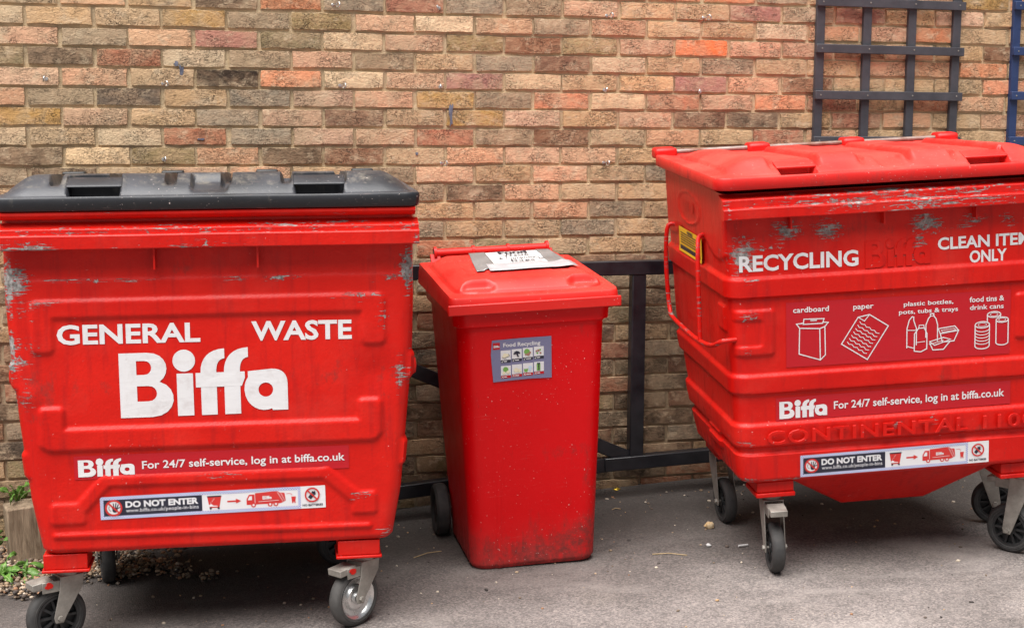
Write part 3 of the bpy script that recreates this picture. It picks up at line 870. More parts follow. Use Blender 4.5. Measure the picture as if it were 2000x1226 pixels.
# ------------------------------------------------------------------ container bodies and lids
def ring_shell(zs, levels, disp, nF=170, nS=46, nB=16, nC=9):
    """rounded-rectangle shell. levels = rows of (z, half_width, y_front, y_back, corner_radius)"""
    lv = np.array(levels); o = np.argsort(lv[:, 0]); lv = lv[o]
    cols = [np.interp(zs, lv[:, 0], lv[:, k]) for k in range(1, 5)]
    rows = []
    for i, z in enumerate(zs):
        hx, y0, y1, r = (c[i] for c in cols)
        px, py, nx, ny = [], [], [], []
        def edge(xa, ya, xb, yb, n, a, b):
            t = np.linspace(0, 1, n, endpoint=False)
            px.extend(xa + (xb - xa) * t); py.extend(ya + (yb - ya) * t); nx.extend([a] * n); ny.extend([b] * n)
        def corner(cx, cy, a0):
            t = np.radians(a0 + np.linspace(0, 90, nC, endpoint=False))
            px.extend(cx + r * np.cos(t)); py.extend(cy + r * np.sin(t)); nx.extend(np.cos(t)); ny.extend(np.sin(t))
        edge(-hx + r, y0, hx - r, y0, nF, 0, -1); corner(hx - r, y0 + r, -90)
        edge(hx, y0 + r, hx, y1 - r, nS, 1, 0); corner(hx - r, y1 - r, 0)
        edge(hx - r, y1, -hx + r, y1, nB, 0, 1); corner(-hx + r, y1 - r, 90)
        edge(-hx, y1 - r, -hx, y0 + r, nS, -1, 0); corner(-hx + r, y0 + r, 180)
        rows.append((np.array(px), np.array(py), np.full(len(px), z), np.array(nx), np.array(ny)))
    X, Y, Z, NX, NY = (np.array([r[k] for r in rows]) for k in range(5))
    D = disp(X, Y, Z, NX, NY)
    V = np.stack([X + NX * D, Y + NY * D, Z], -1)
    m, n = X.shape
    idx = np.arange(m * n).reshape(m, n)
    nxt = np.roll(idx, -1, 1)
    F = np.stack([idx[:-1], nxt[:-1], nxt[1:], idx[1:]], -1).reshape(-1, 4).tolist()
    F.append(tuple(reversed(idx[0].tolist())))
    return V.reshape(-1, 3), F, X, Y, Z

def sdbox(x, z, x0, x1, z0, z1, r=.012):
    dx = np.abs(x - (x0 + x1) / 2) - (x1 - x0) / 2 + r; dz = np.abs(z - (z0 + z1) / 2) - (z1 - z0) / 2 + r
    return np.hypot(np.maximum(dx, 0), np.maximum(dz, 0)) + np.minimum(np.maximum(dx, dz), 0) - r

def sdseg(x, z, ax, az, bx, bz, r):
    px, pz = x - ax, z - az; dx, dz = bx - ax, bz - az
    t = np.clip((px * dx + pz * dz) / (dx * dx + dz * dz), 0, 1)
    return np.hypot(px - dx * t, pz - dz * t) - r

def spots(X, Z, L):
    w = np.zeros_like(X)
    for x, z, rx, rz, a in L: w = np.maximum(w, a * .67 * np.exp(-(((X - x) / (rx * 1.5)) ** 2 + ((Z - z) / (rz * 1.5)) ** 2)))
    return w

def lid_mesh(name, W, y0, y1, rc, zb, skirt, H, ledge_f, run_f, ledge_e, run_e, feat, nx=230, ny=96, crown=.0, flare=.006):
    ty = np.concatenate([np.linspace(0, .28, 54), np.linspace(.28, 1, ny - 54 + 1)[1:]])
    ys = y0 + (y1 - y0) * ty
    s = np.linspace(-1, 1, nx)
    dy = np.minimum(ys - y0, y1 - ys)
    hx = W - rc + np.sqrt(np.maximum(rc ** 2 - np.maximum(rc - dy, 0) ** 2, 0))
    X = s[None, :] * hx[:, None]; Y = np.repeat(ys[:, None], nx, 1)
    rise = lambda d, l, r: np.sin(np.pi / 2 * np.clip((d - l) / r, 0, 1)) ** .85
    df, db, de = Y - y0, y1 - Y, hx[:, None] - np.abs(X)
    K = rise(df, ledge_f, run_f) * rise(db, .02, .12) * rise(de, ledge_e, run_e)
    Z = H * K + crown * np.clip(df / (y1 - y0), 0, 1) * np.minimum(K * 1.5, 1)
    Z = zb + skirt + feat(X, Y, Z, df, de, K)
    V = np.stack([X, Y, Z], -1).reshape(-1, 3).tolist()
    idx = np.arange(nx * len(ys)).reshape(len(ys), nx)
    F = np.stack([idx[:-1, :-1], idx[:-1, 1:], idx[1:, 1:], idx[1:, :-1]], -1).reshape(-1, 4).tolist()
    loop = list(idx[0]) + list(idx[1:, -1]) + list(idx[-1, -2::-1]) + list(idx[-2:0:-1, 0])
    n = len(loop); prev = loop
    cx, cy = 0, (y0 + y1) / 2
    for dz, off in ((-.006, .004), (-skirt * .5, .004 + flare * .4), (-skirt + .004, .004 + flare), (-skirt, flare), (-skirt + .001, -.012), (-skirt + .02, -.014)):
        b = len(V); cur = []
        for q in range(n):
            a0, a1 = np.array(V[loop[q - 1]]), np.array(V[loop[(q + 1) % n]])
            t = a1 - a0; nr = np.array([t[1], -t[0]]); nr = nr / (np.hypot(*nr) + 1e-9)
            p = V[loop[q]]
            V.append((p[0] + nr[0] * off, p[1] + nr[1] * off, zb + skirt + dz)); cur.append(b + q)
        F += [(prev[q], cur[q], cur[(q + 1) % n], prev[(q + 1) % n]) for q in range(n)]
        prev = cur
    F = [tuple(int(i) for i in f) for f in F]
    me = bpy.data.meshes.new(name); me.from_pydata(V, [], F)
    me.polygons.foreach_set('use_smooth', [True] * len(F)); me.update(); me.set_sharp_from_angle(angle=R(48))
    return me

def grip_hood(lid, mat, a, b, y0, zt, H, lf, rf, length, crown, ya, yb):
    nx, ny = 14, 7; V = []
    for j in range(ny):
        y = ya + (yb - ya) * j / (ny - 1); df = y - y0
        k = math.sin(math.pi / 2 * min(1, max(0, (df - lf) / rf))) ** .85
        z = zt + H * k + crown * df / length * min(1, 1.5 * k) + .0015
        for i in range(nx):
            V.append((a - .007 + (b - a + .014) * i / (nx - 1), y, z))
    F = [(j * nx + i, j * nx + i + 1, (j + 1) * nx + i + 1, (j + 1) * nx + i) for j in range(ny - 1) for i in range(nx - 1)]
    me = bpy.data.meshes.new('grip_hood'); me.from_pydata(V, [], F)
    me.polygons.foreach_set('use_smooth', [True] * len(F)); me.update()
    attr(me, 'dust_sheen', [.5] * len(V))  # same painted top sheen at half strength
    o = link('grip_hood', me, mat, lid)
    m = o.modifiers.new('thickness', 'SOLIDIFY'); m.thickness = .007; m.offset = -1
    bevel(o, .002)
    return o

def place(q, name):
    """Empty with yaw, sideways tilt and pitch of a bin standing on the sloping ground"""
    x, y, z, ps, ta, ph = q
    M = Matrix.Translation((x, y, z)) @ Matrix.Rotation(ps, 4, 'Z') @ Matrix.Rotation(-ta, 4, 'Y') @ Matrix.Rotation(ph, 4, 'X')
    e = empty(name); e.matrix_world = M
    return e, M

def make_caster(parent, M, x, y, ztop, yaw, hub, r=.088, pedal=True, red=False, w=.044):
    """swivel caster: fork is the part; tyre, rim and pedal are its pieces"""
    wp = M @ Vector((x, y, 0)); zg = float(G(wp.x, wp.y)) - wp.z        # ground height under the wheel, in the bin's frame
    cz = zg + r - .002
    tr = .045                                                       # trail of the axle behind the spindle
    loc = Vector((x, y, 0)); rot = Matrix.Rotation(yaw, 4, 'Z')
    # frame: axle along local y (hub face looks to -y), wheel rolls along x
    m = MB()
    for sg in (-1, 1):
        yy = sg * (w / 2 + .012); th = .0022
        zt = ztop - .022
        poly = [(-tr - .016, cz - .014), (-tr + .010, cz - .016), (-tr + .018, cz), (.034, zt - .035), (.038, zt), (-.040, zt), (-.044, zt - .045), (-tr - .020, cz + .004)]
        m.prism(poly, yy - th, yy + th)
    m.box(-.040, .038, -(w / 2 + .014), w / 2 + .014, ztop - .026, ztop - .020)
    m.lathe([(-.011, .0), (-.011, .036), (.011, .036), (.011, .0)], 24, Matrix.Translation((0, 0, ztop - .010)) @ Matrix.Rotation(R(90), 4, 'X'))
    f = m.build('caster', STEEL, parent, bev=.0015); fix_normals(f.data)
    f.matrix_local = Matrix.Translation(loc) @ rot
    A = Matrix.Translation((-tr, 0, cz))
    hw = w / 2
    if hub == 'spoke': ri = r * .70
    else: ri = r * .72
    prof = [(-hw + .004, ri), (-hw, ri + .004), (-hw, r * .88), (-hw + .005, r * .955), (-hw + .012, r * .99), (0, r), (hw - .012, r * .99), (hw - .005, r * .955), (hw, r * .88), (hw, ri + .004), (hw - .004, ri), (0, ri), (-hw + .004, ri)]
    t = MB().lathe(prof, 48, A); t.lathe([(-hw - .0005, r * .80), (-hw - .002, r * .81), (-hw - .0005, r * .82)], 48, A)
    to = t.build('tyre', RUBBER_GREY if hub != 'spoke' else RUBBER, f); fix_normals(to.data)
    h = MB()
    if hub == 'disc':
        h.lathe([(-hw + .001, ri + .001), (-hw + .003, ri - .003), (-hw + .012, ri - .010), (-hw + .015, r * .46), (-hw + .006, r * .40), (-hw + .003, r * .30), (-hw + .006, r * .20), (-hw - .002, r * .18), (-hw - .004, .0)], 40, A)
        h.lathe([(hw - .001, ri + .001), (hw - .012, ri - .010), (hw - .014, 0)], 40, A)
        ho = h.build('wheel_rim', CHROME, f)
    else:
        h.lathe([(-hw + .002, ri + .001), (-hw + .002, ri - .007), (hw - .002, ri - .007), (hw - .002, ri + .001)], 40, A)
        h.lathe([(-hw + .002, .0), (-hw + .002, r * .24), (hw - .002, r * .24), (hw - .002, 0)], 24, A)
        for i in range(10):
            a = 2 * math.pi * i / 10
            Mx = A @ Matrix.Rotation(a, 4, 'Y')
            h.box(r * .22, ri - .005, -hw + .006, hw - .006, -.004, .004, Mx)
        h.lathe([(0, .0), (0, ri - .004)], 40, A)
        ho = h.build('wheel_rim', BLACK_PLASTIC, f)
    fix_normals(ho.data)
    b = MB().lathe([(-hw - .022, .0), (-hw - .022, .009), (-hw - .014, .010), (-hw - .014, .006), (hw + .014, .006), (hw + .014, .010), (hw + .022, .009), (hw + .022, 0)], 6, A)
    b.build('axle_bolt', STEEL, f, 30)
    if pedal:
        p = MB().box(-.105, -.036, -(w / 2 + .008), w / 2 + .008, ztop - .046, ztop - .024, Matrix.Rotation(R(-6), 4, 'Y') @ Matrix.Translation((0, 0, .004)))
        p.box(-.098, -.03, -(w / 2 + .010), -(w / 2 + .006), ztop - .066, ztop - .03)
        p.box(-.098, -.03, (w / 2 + .006), (w / 2 + .010), ztop - .066, ztop - .03)
        po = p.build('brake_pedal', STEEL, f, bev=.002)
        q = MB().box(-.128, -.095, -.016, .016, ztop - .060, ztop - .054, Matrix.Rotation(R(8), 4, 'Y'))
        q.build('pedal_tread', STEEL, f, bev=.0015)
        if red:
            s_ = -(w / 2 + .0125)
            rr = random.Random(int(abs(x) * 1000)); c0, c1 = -.078, ztop - .042
            dab = [(c0 + .020 * rr.uniform(.35, 1.1) * math.cos(t), c1 + .011 * rr.uniform(.35, 1.1) * math.sin(t)) for t in [2 * math.pi * q / 15 for q in range(15)]]
            MB().prism(dab, s_, s_ + .0018).build('paint_splash', PAINT_L, f)
    return f

# ================================================================== general waste container
QL = (0.451, -1.187, -0.123, -.133, .012, .007)
def big_bin_left():
    E, M = place(QL, 'waste_container')
    tag(E, 'large red four wheeled general waste container with black plastic lid', 'wheeled bin', 'large four wheeled containers')
    zs = np.unique(np.concatenate([np.linspace(.318, 1.36, 175), [.3185, .322, .330]]))
    lv = [(.318, .520, .062, .80, .035), (.322, .533, .046, .82, .04), (.334, .545, .036, .83, .042), (.49, .575, .038, .87, .045), (.77, .602, .040, .93, .045), (.95, .618, .043, .96, .045), (1.10, .624, .046, .98, .045), (1.36, .626, .05, 1.0, .045)]
    surf_y = lambda z: np.interp(z, [l[0] for l in lv], [l[2] for l in lv])
    def ribs(x, z):
        S = lambda d, w=.007: sstep(w, -w, d)
        a = np.maximum.reduce([S(sdbox(x, z, -.548, .530, 1.057, 1.113, .02)), S(sdbox(x, z, -.548, -.482, .950, 1.113, .02)), S(sdbox(x, z, .456, .530, .952, 1.112, .02))])
        b = np.maximum.reduce([S(sdbox(x, z, -.530, .510, .645, .716, .03)), S(sdbox(x, z, -.535, -.460, .655, .783, .015)), S(sdbox(x, z, .442, .514, .66, .780, .015))])
        c = np.maximum.reduce([S(sdbox(x, z, -.512, -.408, .413, .481, .012)), S(sdbox(x, z, .416, .493, .408, .480, .012)), S(sdbox(x, z, -.352, .338, .528, .562, .016)),
                               S(sdseg(x, z, -.42, .465, -.345, .545, .020)), S(sdseg(x, z, .425, .465, .335, .545, .020))])
        d = S(sdseg(x, z, -.5, .379, .467, .369, .008), .004)
        return a * .009 + b * .011 + c * .0075 + d * .007
    def disp(X, Y, Z, NX, NY):
        front = NY < -.5
        d = np.where(front, ribs(X, Z), 0) * np.clip((-NY - .5) * 2, 0, 1)
        d = d + np.where(NX ** 2 > .5, .010 * (sstep(.02, .0, np.abs(Z - .88) - .03) + sstep(.02, 0, np.abs(Z - .6) - .03)), 0)
        d = d - .005 * sstep(1.165, 1.185, Z) * np.clip(-NY, 0, 1)
        d = d + .0022 * vnoise(X * 9, Z * 11, 2) + .0010 * vnoise(X * 34, Z * 40, 6)
        d = d - .008 * np.exp(-(((X - .5) / .05) ** 2 + ((Z - .86) / .05) ** 2)) * (NY < -.5)
        d = d + .006 * np.exp(-(((X + .56) / .03) ** 2 + ((Z - .82) / .03) ** 2)) * (NY < -.5)
        return d
    V, F, X, Y, Z = ring_shell(zs, lv, disp)
    me = bpy.data.meshes.new('body'); me.from_pydata(V.tolist(), [], [tuple(f) for f in F])
    me.polygons.foreach_set('use_smooth', [True] * len(F)); me.update(); me.set_sharp_from_angle(angle=R(50))
    x, z = V[:, 0], V[:, 2]
    rb = ribs(x, z)
    edge = (rb > .0015) & (rb < .0085)
    w = spots(x, z, [(-.585, 1.17, .04, .05, .95), (-.565, 1.09, .05, .03, .55), (-.60, .98, .03, .03, .75), (-.59, .92, .035, .03, .8), (-.58, .80, .04, .04, .6), (.595, 1.19, .022, .05, .95), (.56, 1.16, .05, .018, .75),
                     (.21, 1.168, .05, .010, .82), (.07, 1.165, .045, .010, .80), (-.25, 1.17, .12, .008, .68), (-.4, 1.172, .12, .008, .72), (.575, .85, .02, .06, .8), (-.545, .97, .03, .02, .7), (.52, 1.05, .02, .05, .62), (-.50, 1.10, .06, .012, .6),
                     (.53, .345, .03, .02, .7), (.45, 1.105, .07, .012, .62), (.45, .47, .04, .015, .55), (0, .322, .6, .006, .5), (-.02, .625, .03, .012, .6), (.0, .555, .05, .015, .52), (-.56, .86, .02, .12, .55)])
    w = np.where(Y.ravel() < .3, w, 0) + np.where(edge, .12, 0) + .22 * (np.abs(x) > .60) * (z > .6)
    attr(me, 'wear', w)
    attr(me, 'dirt', .25 * sstep(.45, .32, z) + spots(x, z, [(.28, .86, .30, .035, .62), (-.3, .84, .25, .03, .55), (-.52, .83, .09, .06, .7), (.1, 1.2, .5, .03, .35), (.55, .75, .04, .1, .45)]))
    body = link('body', me, PAINT_L, E)
    def surf(X_, Z_):
        X_, Z_ = np.asarray(X_, float), np.asarray(Z_, float)
        return surf_y(Z_) - (.0022 * vnoise(X_ * 9, Z_ * 11, 2) + .0010 * vnoise(X_ * 34, Z_ * 40, 6))
    # underframe, inner darkness
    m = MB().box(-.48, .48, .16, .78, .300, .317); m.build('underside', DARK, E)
    for sx in (-1, 1):
        x0 = -.476 if sx < 0 else .436
        MB().box(x0 - .068, x0 + .066, .048, .185, .268, .3165).box(x0 - .074, x0 + .072, .042, .19, .258, .2675).build('caster_mount', PAINT_L, E, bev=.003)
        MB().box(x0 - .075, x0 + .073, .66, .80, .262, .3165).build('caster_mount', PAINT_L, E, bev=.003)
    for sx in (-1, 1):                                   # side lifting pins
        Mx = Matrix.Translation((sx * .60, .16, .862)) @ Matrix.Rotation(R(90) * -sx, 4, 'Z')
        pm = MB().lathe([(0, .034), (.022, .032), (.034, .024), (.038, .0)], 20, Mx).build('lifting_pin', PAINT_L, E); fix_normals(pm.data)
    # comb bar: stepped rail along the front, with two gusset plates below
    def rail(profile, x0, x1, name, mat, wearf, n=120, sd=1):
        xs = np.linspace(x0, x1, n); k = len(profile); V = []; F = []
        for xx in xs:
            for (yy, zz) in profile:
                V.append((xx, yy + .0016 * float(vnoise(np.array(xx * 14.), np.array(zz * 30.), sd)), zz + .0018 * float(vnoise(np.array(xx * 11.), np.array(yy * 20.), sd + 1))))
        for i in range(n - 1):
            for j in range(k - 1): F.append((i * k + j, (i + 1) * k + j, (i + 1) * k + j + 1, i * k + j + 1))
        F.append(tuple(range(k))); F.append(tuple(reversed(range((n - 1) * k, n * k))))
        me = bpy.data.meshes.new(name); me.from_pydata(V, [], F)
        me.polygons.foreach_set('use_smooth', [True] * len(F)); me.update(); fix_normals(me); me.set_sharp_from_angle(angle=R(32))
        A = np.array(V); attr(me, 'wear', wearf(A[:, 0], A[:, 1], A[:, 2]))
        return link(name, me, mat, E)
    wf = lambda x, y, z: np.maximum(spots(x, z, [(-.55, 1.28, .10, .022, .95), (-.30, 1.283, .20, .008, .72), (-.05, 1.285, .12, .018, .8), (.1, 1.288, .10, .012, .85), (.27, 1.287, .02, .012, .8), (.3, 1.335, .3, .008, .7), (-.2, 1.335, .3, .006, .68), (.63, 1.28, .012, .03, .9), (.5, 1.282, .1, .006, .7)]), .20 * (z > 1.314) * (z < 1.336) + .18)
    rail([(.052, 1.350), (.030, 1.338), (.006, 1.3330), (.003, 1.330), (.0025, 1.3165), (-.008, 1.3150), (-.011, 1.3115), (-.011, 1.2745), (-.0085, 1.2715), (.052, 1.2712)], -.637, .637, 'comb_bar', PAINT_L, wf)
    rail([(.05, 1.388), (.022, 1.388), (.012, 1.382), (.012, 1.374), (.020, 1.366), (.034, 1.360), (.05, 1.358)], -.628, .628, 'rim_flange', PAINT_L, lambda x, y, z: .24 + .1 * vnoise(x * 20, z * 30, 3), sd=9)
    for xx in (-.171, .140):
        MB().prism([(0, 1.271), (-.0, 1.271)] if False else [(xx - .003, 1.271), (xx + .003, 1.271), (xx + .003, 1.205), (xx - .003, 1.205)], .012, .056).build('gusset', PAINT_L, E)
    # lid
    gro = [-.462, -.285, -.118, .052, .235, .405]
    def feat(X, Y, Z, df, de, K):
        g = np.zeros_like(X)
        for i, c in enumerate(gro):
            cc = c + .012 * np.sign(c) * (df - .2)
            g = np.maximum(g, sstep(.019, .011, np.abs(X - cc)))
        Z = Z - .028 * g * sstep(.045, .09, df) * K
        seg = np.zeros_like(X); ed = [-.62] + gro + [.62]
        for a, b in zip(ed[:-1], ed[1:]):
            t = (X - (a + b) / 2) / ((b - a) / 2); seg = np.where(np.abs(t) < 1, sstep(1.0, .80, np.abs(t)), seg)
        Z = Z + .009 * seg * K * sstep(.05, .16, df)
        for a, b in ((-.419, -.268), (.262, .407)):
            cut = sstep(.005, -.005, np.abs(X - (a + b) / 2) - (b - a) / 2) * sstep(.118, .112, df)
            Z = Z * (1 - cut) - .016 * cut * sstep(.012, .022, df)
            lip = sstep(.006, .0, np.abs(np.abs(X - (a + b) / 2) - (b - a) / 2 - .008) - .004) * sstep(.12, .10, df)
            Z = Z + .003 * lip * K
        sc = sstep(.060, .048, np.abs(X)) * sstep(.17, .12, df)
        Z = Z - .030 * sc * sstep(0, 1, Z / .06)
        Z = Z + .0012 * vnoise(X * 11, Y * 9, 12)
        return Z
    lm = lid_mesh('lid', .640, .006, 1.02, .035, 1.387, .042, .060, .012, .125, .022, .10, feat, crown=-.045, flare=-.003)
    lid = link('lid', lm, LID_BLACK, E); lid['label'] = 'black plastic lid with two grip recesses'
    attr(lm, 'dirt', np.array([.35 if v.co.z > 1.455 else .1 for v in lm.vertices]))
    attr(lm, 'dust_sheen', np.array([np.clip(v.normal.z * 1.3 - .1, 0, 1) for v in lm.vertices]))  # sky sheen painted on upward faces, along with settled dust
    MB().lathe([(0, .0), (-.004, .012), (-.004, .018), (0, .02)], 20, Matrix.Translation((-.01, .030, 1.4315)) @ Matrix.Rotation(R(90), 4, 'X') @ Matrix.Diagonal((1, 1, .45, 1))).build('lid_stud', BLACK_PLASTIC, lid)
    for a, b in ((-.419, -.268), (.262, .407)):
        grip_hood(lid, LID_BLACK, a, b, .006, 1.429, .060, .012, .125, 1.014, -.045, .052, .116)
    for xx in (-.52, -.17, .17, .52):
        MB().box(xx - .04, xx + .04, .985, 1.045, 1.40, 1.462).build('hinge', BLACK_PLASTIC, lid, bev=.006)
    # casters
    make_caster(E, M, -.482, .125, .256, R(30), 'spoke', red=True, r=.096)
    make_caster(E, M, .452, .125, .256, R(40), 'disc', red=True, r=.096)
    make_caster(E, M, -.43, .72, .262, R(100), 'spoke', pedal=False)
    make_caster(E, M, .44, .72, .262, R(20), 'spoke', pedal=False)
    # lettering
    P = Print().text('GENERAL', 0, 0, .430, .062, .028)
    P.build('lettering', WHITE, body, surf, .0016, (-.472, .979), -.004)['label'] = 'white word GENERAL'
    P = Print().text('WASTE', 0, 0, .311, .062, .028)
    P.build('lettering', WHITE, body, surf, .0016, (.114, .976), -.008)['label'] = 'white word WASTE'
    P = logo(Print(), 0, 0, .512)
    P.build('wordmark', WHITE_WORN, body, surf, .0016, (-.290, .744), .004)['label'] = 'big white scuffed wordmark'
    self_service_banner(body, surf, (-.437, .555), .004, .845, .074, .170, .205, .832, .0012)
    entry_sticker(body, surf, (-.363, .425), .0135, .695, .0715, .0016)
    return E
big_bin_left()

# ================================================================== recycling container
QR = (2.783, -1.259, -.015, -.170, .056, .057)
def big_bin_right():
    E, M = place(QR, 'recycling_container')
    tag(E, 'large red four wheeled recycling container with ribbed body and red lid', 'wheeled bin', 'large four wheeled containers')
    zs = np.unique(np.concatenate([np.linspace(.325, 1.34, 200), [.3255, .329, .336]]))
    lv = [(.325, .500, .070, .70, .03), (.331, .514, .050, .715, .04), (.342, .522, .042, .72, .045), (.49, .543, .040, .79, .05), (.78, .558, .040, .95, .05), (1.07, .566, .042, .985, .05), (1.34, .572, .050, 1.0, .045)]
    surf_y = lambda z: np.interp(z, [l[0] for l in lv], [l[2] for l in lv])
    def bands(z):
        S = lambda a, b: sstep(a - .006, a + .004, z) * sstep(b + .007, b - .007, z)
        return .013 * (S(.984, 1.051) + S(.649, .713) + S(.458, .538) + sstep(.437, .426, z))
    def blocks(x, z):
        S = lambda d, w=.005: sstep(w, -w, d)
        b = 0
        for sg in (-1, 1):
            xx = x * sg - (.04 if sg > 0 else 0)
            b = b + .010 * S(sdbox(xx, z, .412, .60, .782, .940, .012)) - .007 * S(sdbox(xx, z, .455, .60, .815, .905, .01))
        return b
    def disp(X, Y, Z, NX, NY):
        d = bands(Z) + np.where(NY < -.5, blocks(X, Z), 0) * np.clip((-NY - .5) * 2, 0, 1)
        side = NX < -.7
        d = d + np.where(side, .009 * sstep(.004, -.004, sdbox(Y, Z, .10, .20, .86, .95, .01)) + .010 * sstep(.004, -.004, sdbox(Y, Z, .25, .42, .40, .46, .01)), 0)
        el = np.hypot((Y - .58) / .17, (Z - 1.235) / .058)
        d = d + np.where(side, .005 * sstep(.08, .03, np.abs(el - 1)), 0)
        d = d + np.where(side, .006 * sstep(1.145, 1.16, Z + .05 * np.abs(np.sin(Y * 9))), 0)
        d = d + .0016 * vnoise(X * 9 + Y * 7, Z * 10, 21) + .0006 * vnoise(X * 40 + Y * 30, Z * 46, 22)
        return d
    V, F, X, Y, Z = ring_shell(zs, lv, disp)
    me = bpy.data.meshes.new('body'); me.from_pydata(V.tolist(), [], [tuple(f) for f in F])
    me.polygons.foreach_set('use_smooth', [True] * len(F)); me.update(); me.set_sharp_from_angle(angle=R(50))
    x, y, z = V[:, 0], V[:, 1], V[:, 2]
    w = spots(x, z, [(-.515, 1.13, .045, .06, .98), (-.43, 1.15, .07, .012, .78), (-.36, 1.205, .05, .03, .95), (-.40, 1.225, .03, .015, .8), (-.22, 1.20, .055, .035, .92), (.13, 1.205, .05, .035, .98), (.10, 1.13, .03, .05, .8), (.30, 1.21, .05, .02, .85), (.42, 1.2, .03, .03, .75),
                     (.27, 1.185, .05, .01, .75), (.08, 1.10, .03, .03, .7), (-.5, 1.045, .05, .012, .7), (-.50, .915, .04, .02, .72), (-.50, .80, .02, .03, .65), (-.52, .475, .04, .015, .65), (-.5, .34, .06, .012, .72), (-.38, .338, .12, .008, .7), (.15, .52, .02, .02, .7), (.02, .505, .02, .02, .65), (.0, 1.095, .12, .006, .62)])
    w = np.where(y < .2, w, .25 * spots(y, z, [(.1, .8, .2, .2, 1)]))
    attr(me, 'wear', w)
    attr(me, 'dirt', .2 * sstep(.45, .32, z) + np.where(y < .2, spots(x, z, [(0, 1.21, .7, .05, .45), (.0, 1.0, .5, .015, .35), (0, .66, .5, .012, .35), (0, .47, .5, .012, .4)]), .35 * sstep(.9, .4, z)))
    body = link('body', me, PAINT_R, E)
    dent = lambda X_, Z_: .0016 * vnoise(np.asarray(X_, float) * 9 + .28, np.asarray(Z_, float) * 10, 21) + .0006 * vnoise(np.asarray(X_, float) * 40 + 1.2, np.asarray(Z_, float) * 46, 22)
    surf = lambda X_, Z_: surf_y(Z_) - dent(X_, Z_)
    surfb = lambda X_, Z_: surf_y(Z_) - bands(np.asarray(Z_, float))
    # sump under the floor
    MB().frustum((-.115, .195, .22, .50), (-.36, .44, .09, .66), .168, .3245).build('sump', PAINT_R, E, bev=.01)
    for sx in (-1, 1):
        x0 = -.412 if sx < 0 else .478
        MB().box(x0 - .062, x0 + .070, .055, .19, .285, .3245).box(x0 - .066, x0 + .074, .048, .195, .268, .2845).build('caster_mount', PAINT_R, E, bev=.004)
        x0 = -.43 if sx < 0 else .45
        MB().box(x0 - .06, x0 + .06, .54, .74, .268, .3245).build('caster_mount', PAINT_R, E, bev=.004)
    def rail(profile, x0, x1, name, mat, wearf, n=120, sd=1):
        xs = np.linspace(x0, x1, n); k = len(profile); V = []; F = []
        for xx in xs:
            for (yy, zz) in profile:
                V.append((xx, yy + .0014 * float(vnoise(np.array(xx * 14.), np.array(zz * 30.), sd)), zz + .0014 * float(vnoise(np.array(xx * 11.), np.array(yy * 20.), sd + 1))))
        for i in range(n - 1):
            for j in range(k - 1): F.append((i * k + j, (i + 1) * k + j, (i + 1) * k + j + 1, i * k + j + 1))
        F.append(tuple(range(k))); F.append(tuple(reversed(range((n - 1) * k, n * k))))
        me = bpy.data.meshes.new(name); me.from_pydata(V, [], F)
        me.polygons.foreach_set('use_smooth', [True] * len(F)); me.update(); fix_normals(me); me.set_sharp_from_angle(angle=R(32))
        A = np.array(V); attr(me, 'wear', wearf(A[:, 0], A[:, 1], A[:, 2]))
        return link(name, me, mat, E)
    wf = lambda x, y, z: np.maximum(spots(x, z, [(-.45, 1.275, .15, .010, .8), (-.15, 1.282, .1, .02, .85), (.1, 1.28, .15, .022, .95), (.3, 1.28, .18, .018, .9), (.55, 1.28, .1, .03, .9), (-.575, 1.29, .012, .04, .8), (0, 1.327, .5, .006, .75), (0, 1.299, .5, .004, .8)]), .22)
    rail([(.055, 1.340), (.030, 1.330), (.004, 1.3265), (.0, 1.323), (-.001, 1.2985), (-.013, 1.2965), (-.016, 1.293), (-.016, 1.2625), (-.013, 1.2595), (.055, 1.2592)], -.594, .594, 'comb_bar', PAINT_R, wf, sd=5)
    for xx in (-.355, -.03, .295):
        MB().prism([(xx - .003, 1.2622), (xx + .003, 1.2622), (xx + .003, 1.215), (xx - .003, 1.215)], .014, .056).build('gusset', PAINT_R, E)
    # lid
    gro = [-.40, -.24, -.085, .085, .24, .40]
    def feat(X, Y, Z, df, de, K):
        for i, c in enumerate(gro):
            cc = c + .05 * (df - .15)
            sgn = 1 if i % 2 else -1
            Z = Z - .010 * sstep(.016, .008, np.abs(X - cc)) * sstep(.04, .08, df) * K
        seg = np.zeros_like(X); ed = [-.56] + gro + [.56]
        for j, (a, b) in enumerate(zip(ed[:-1], ed[1:])):
            t = (X - .05 * (df - .15) - (a + b) / 2) / ((b - a) / 2); seg = np.where(np.abs(t) < 1, sstep(1.0, .90, np.abs(t)) * (1.0 if j % 2 == 0 else .30), seg)
        Z = Z + .022 * seg * K * sstep(.02, .13, df)
        for a, b in ((-.385, -.262), (.275, .415)):
            cut = sstep(.005, -.005, np.abs(X - (a + b) / 2) - (b - a) / 2) * sstep(.112, .106, df)
            Z = Z * (1 - cut) - .014 * cut * sstep(.012, .022, df)
        sc = sstep(.055, .035, np.abs(X - .01)) * sstep(.19, .12, df)
        Z = Z - .018 * sc * sstep(0, 1, Z / .05)
        return Z + .0012 * vnoise(X * 11, Y * 9, 17)
    lm = lid_mesh('lid', .612, .004, 1.0, .05, 1.357, .042, .040, .016, .13, .03, .14, feat, crown=-.050, flare=.0)
    lid = link('lid', lm, LID_RED, E); lid['label'] = 'sun faded red plastic lid'
    attr(lm, 'dirt', np.array([.25 if v.co.z < 1.40 else .0 for v in lm.vertices]))
    attr(lm, 'dust_sheen', np.array([np.clip(v.normal.z * 1.3 - .1, 0, 1) for v in lm.vertices]))  # upward faces paled: painted sky sheen plus sun fading
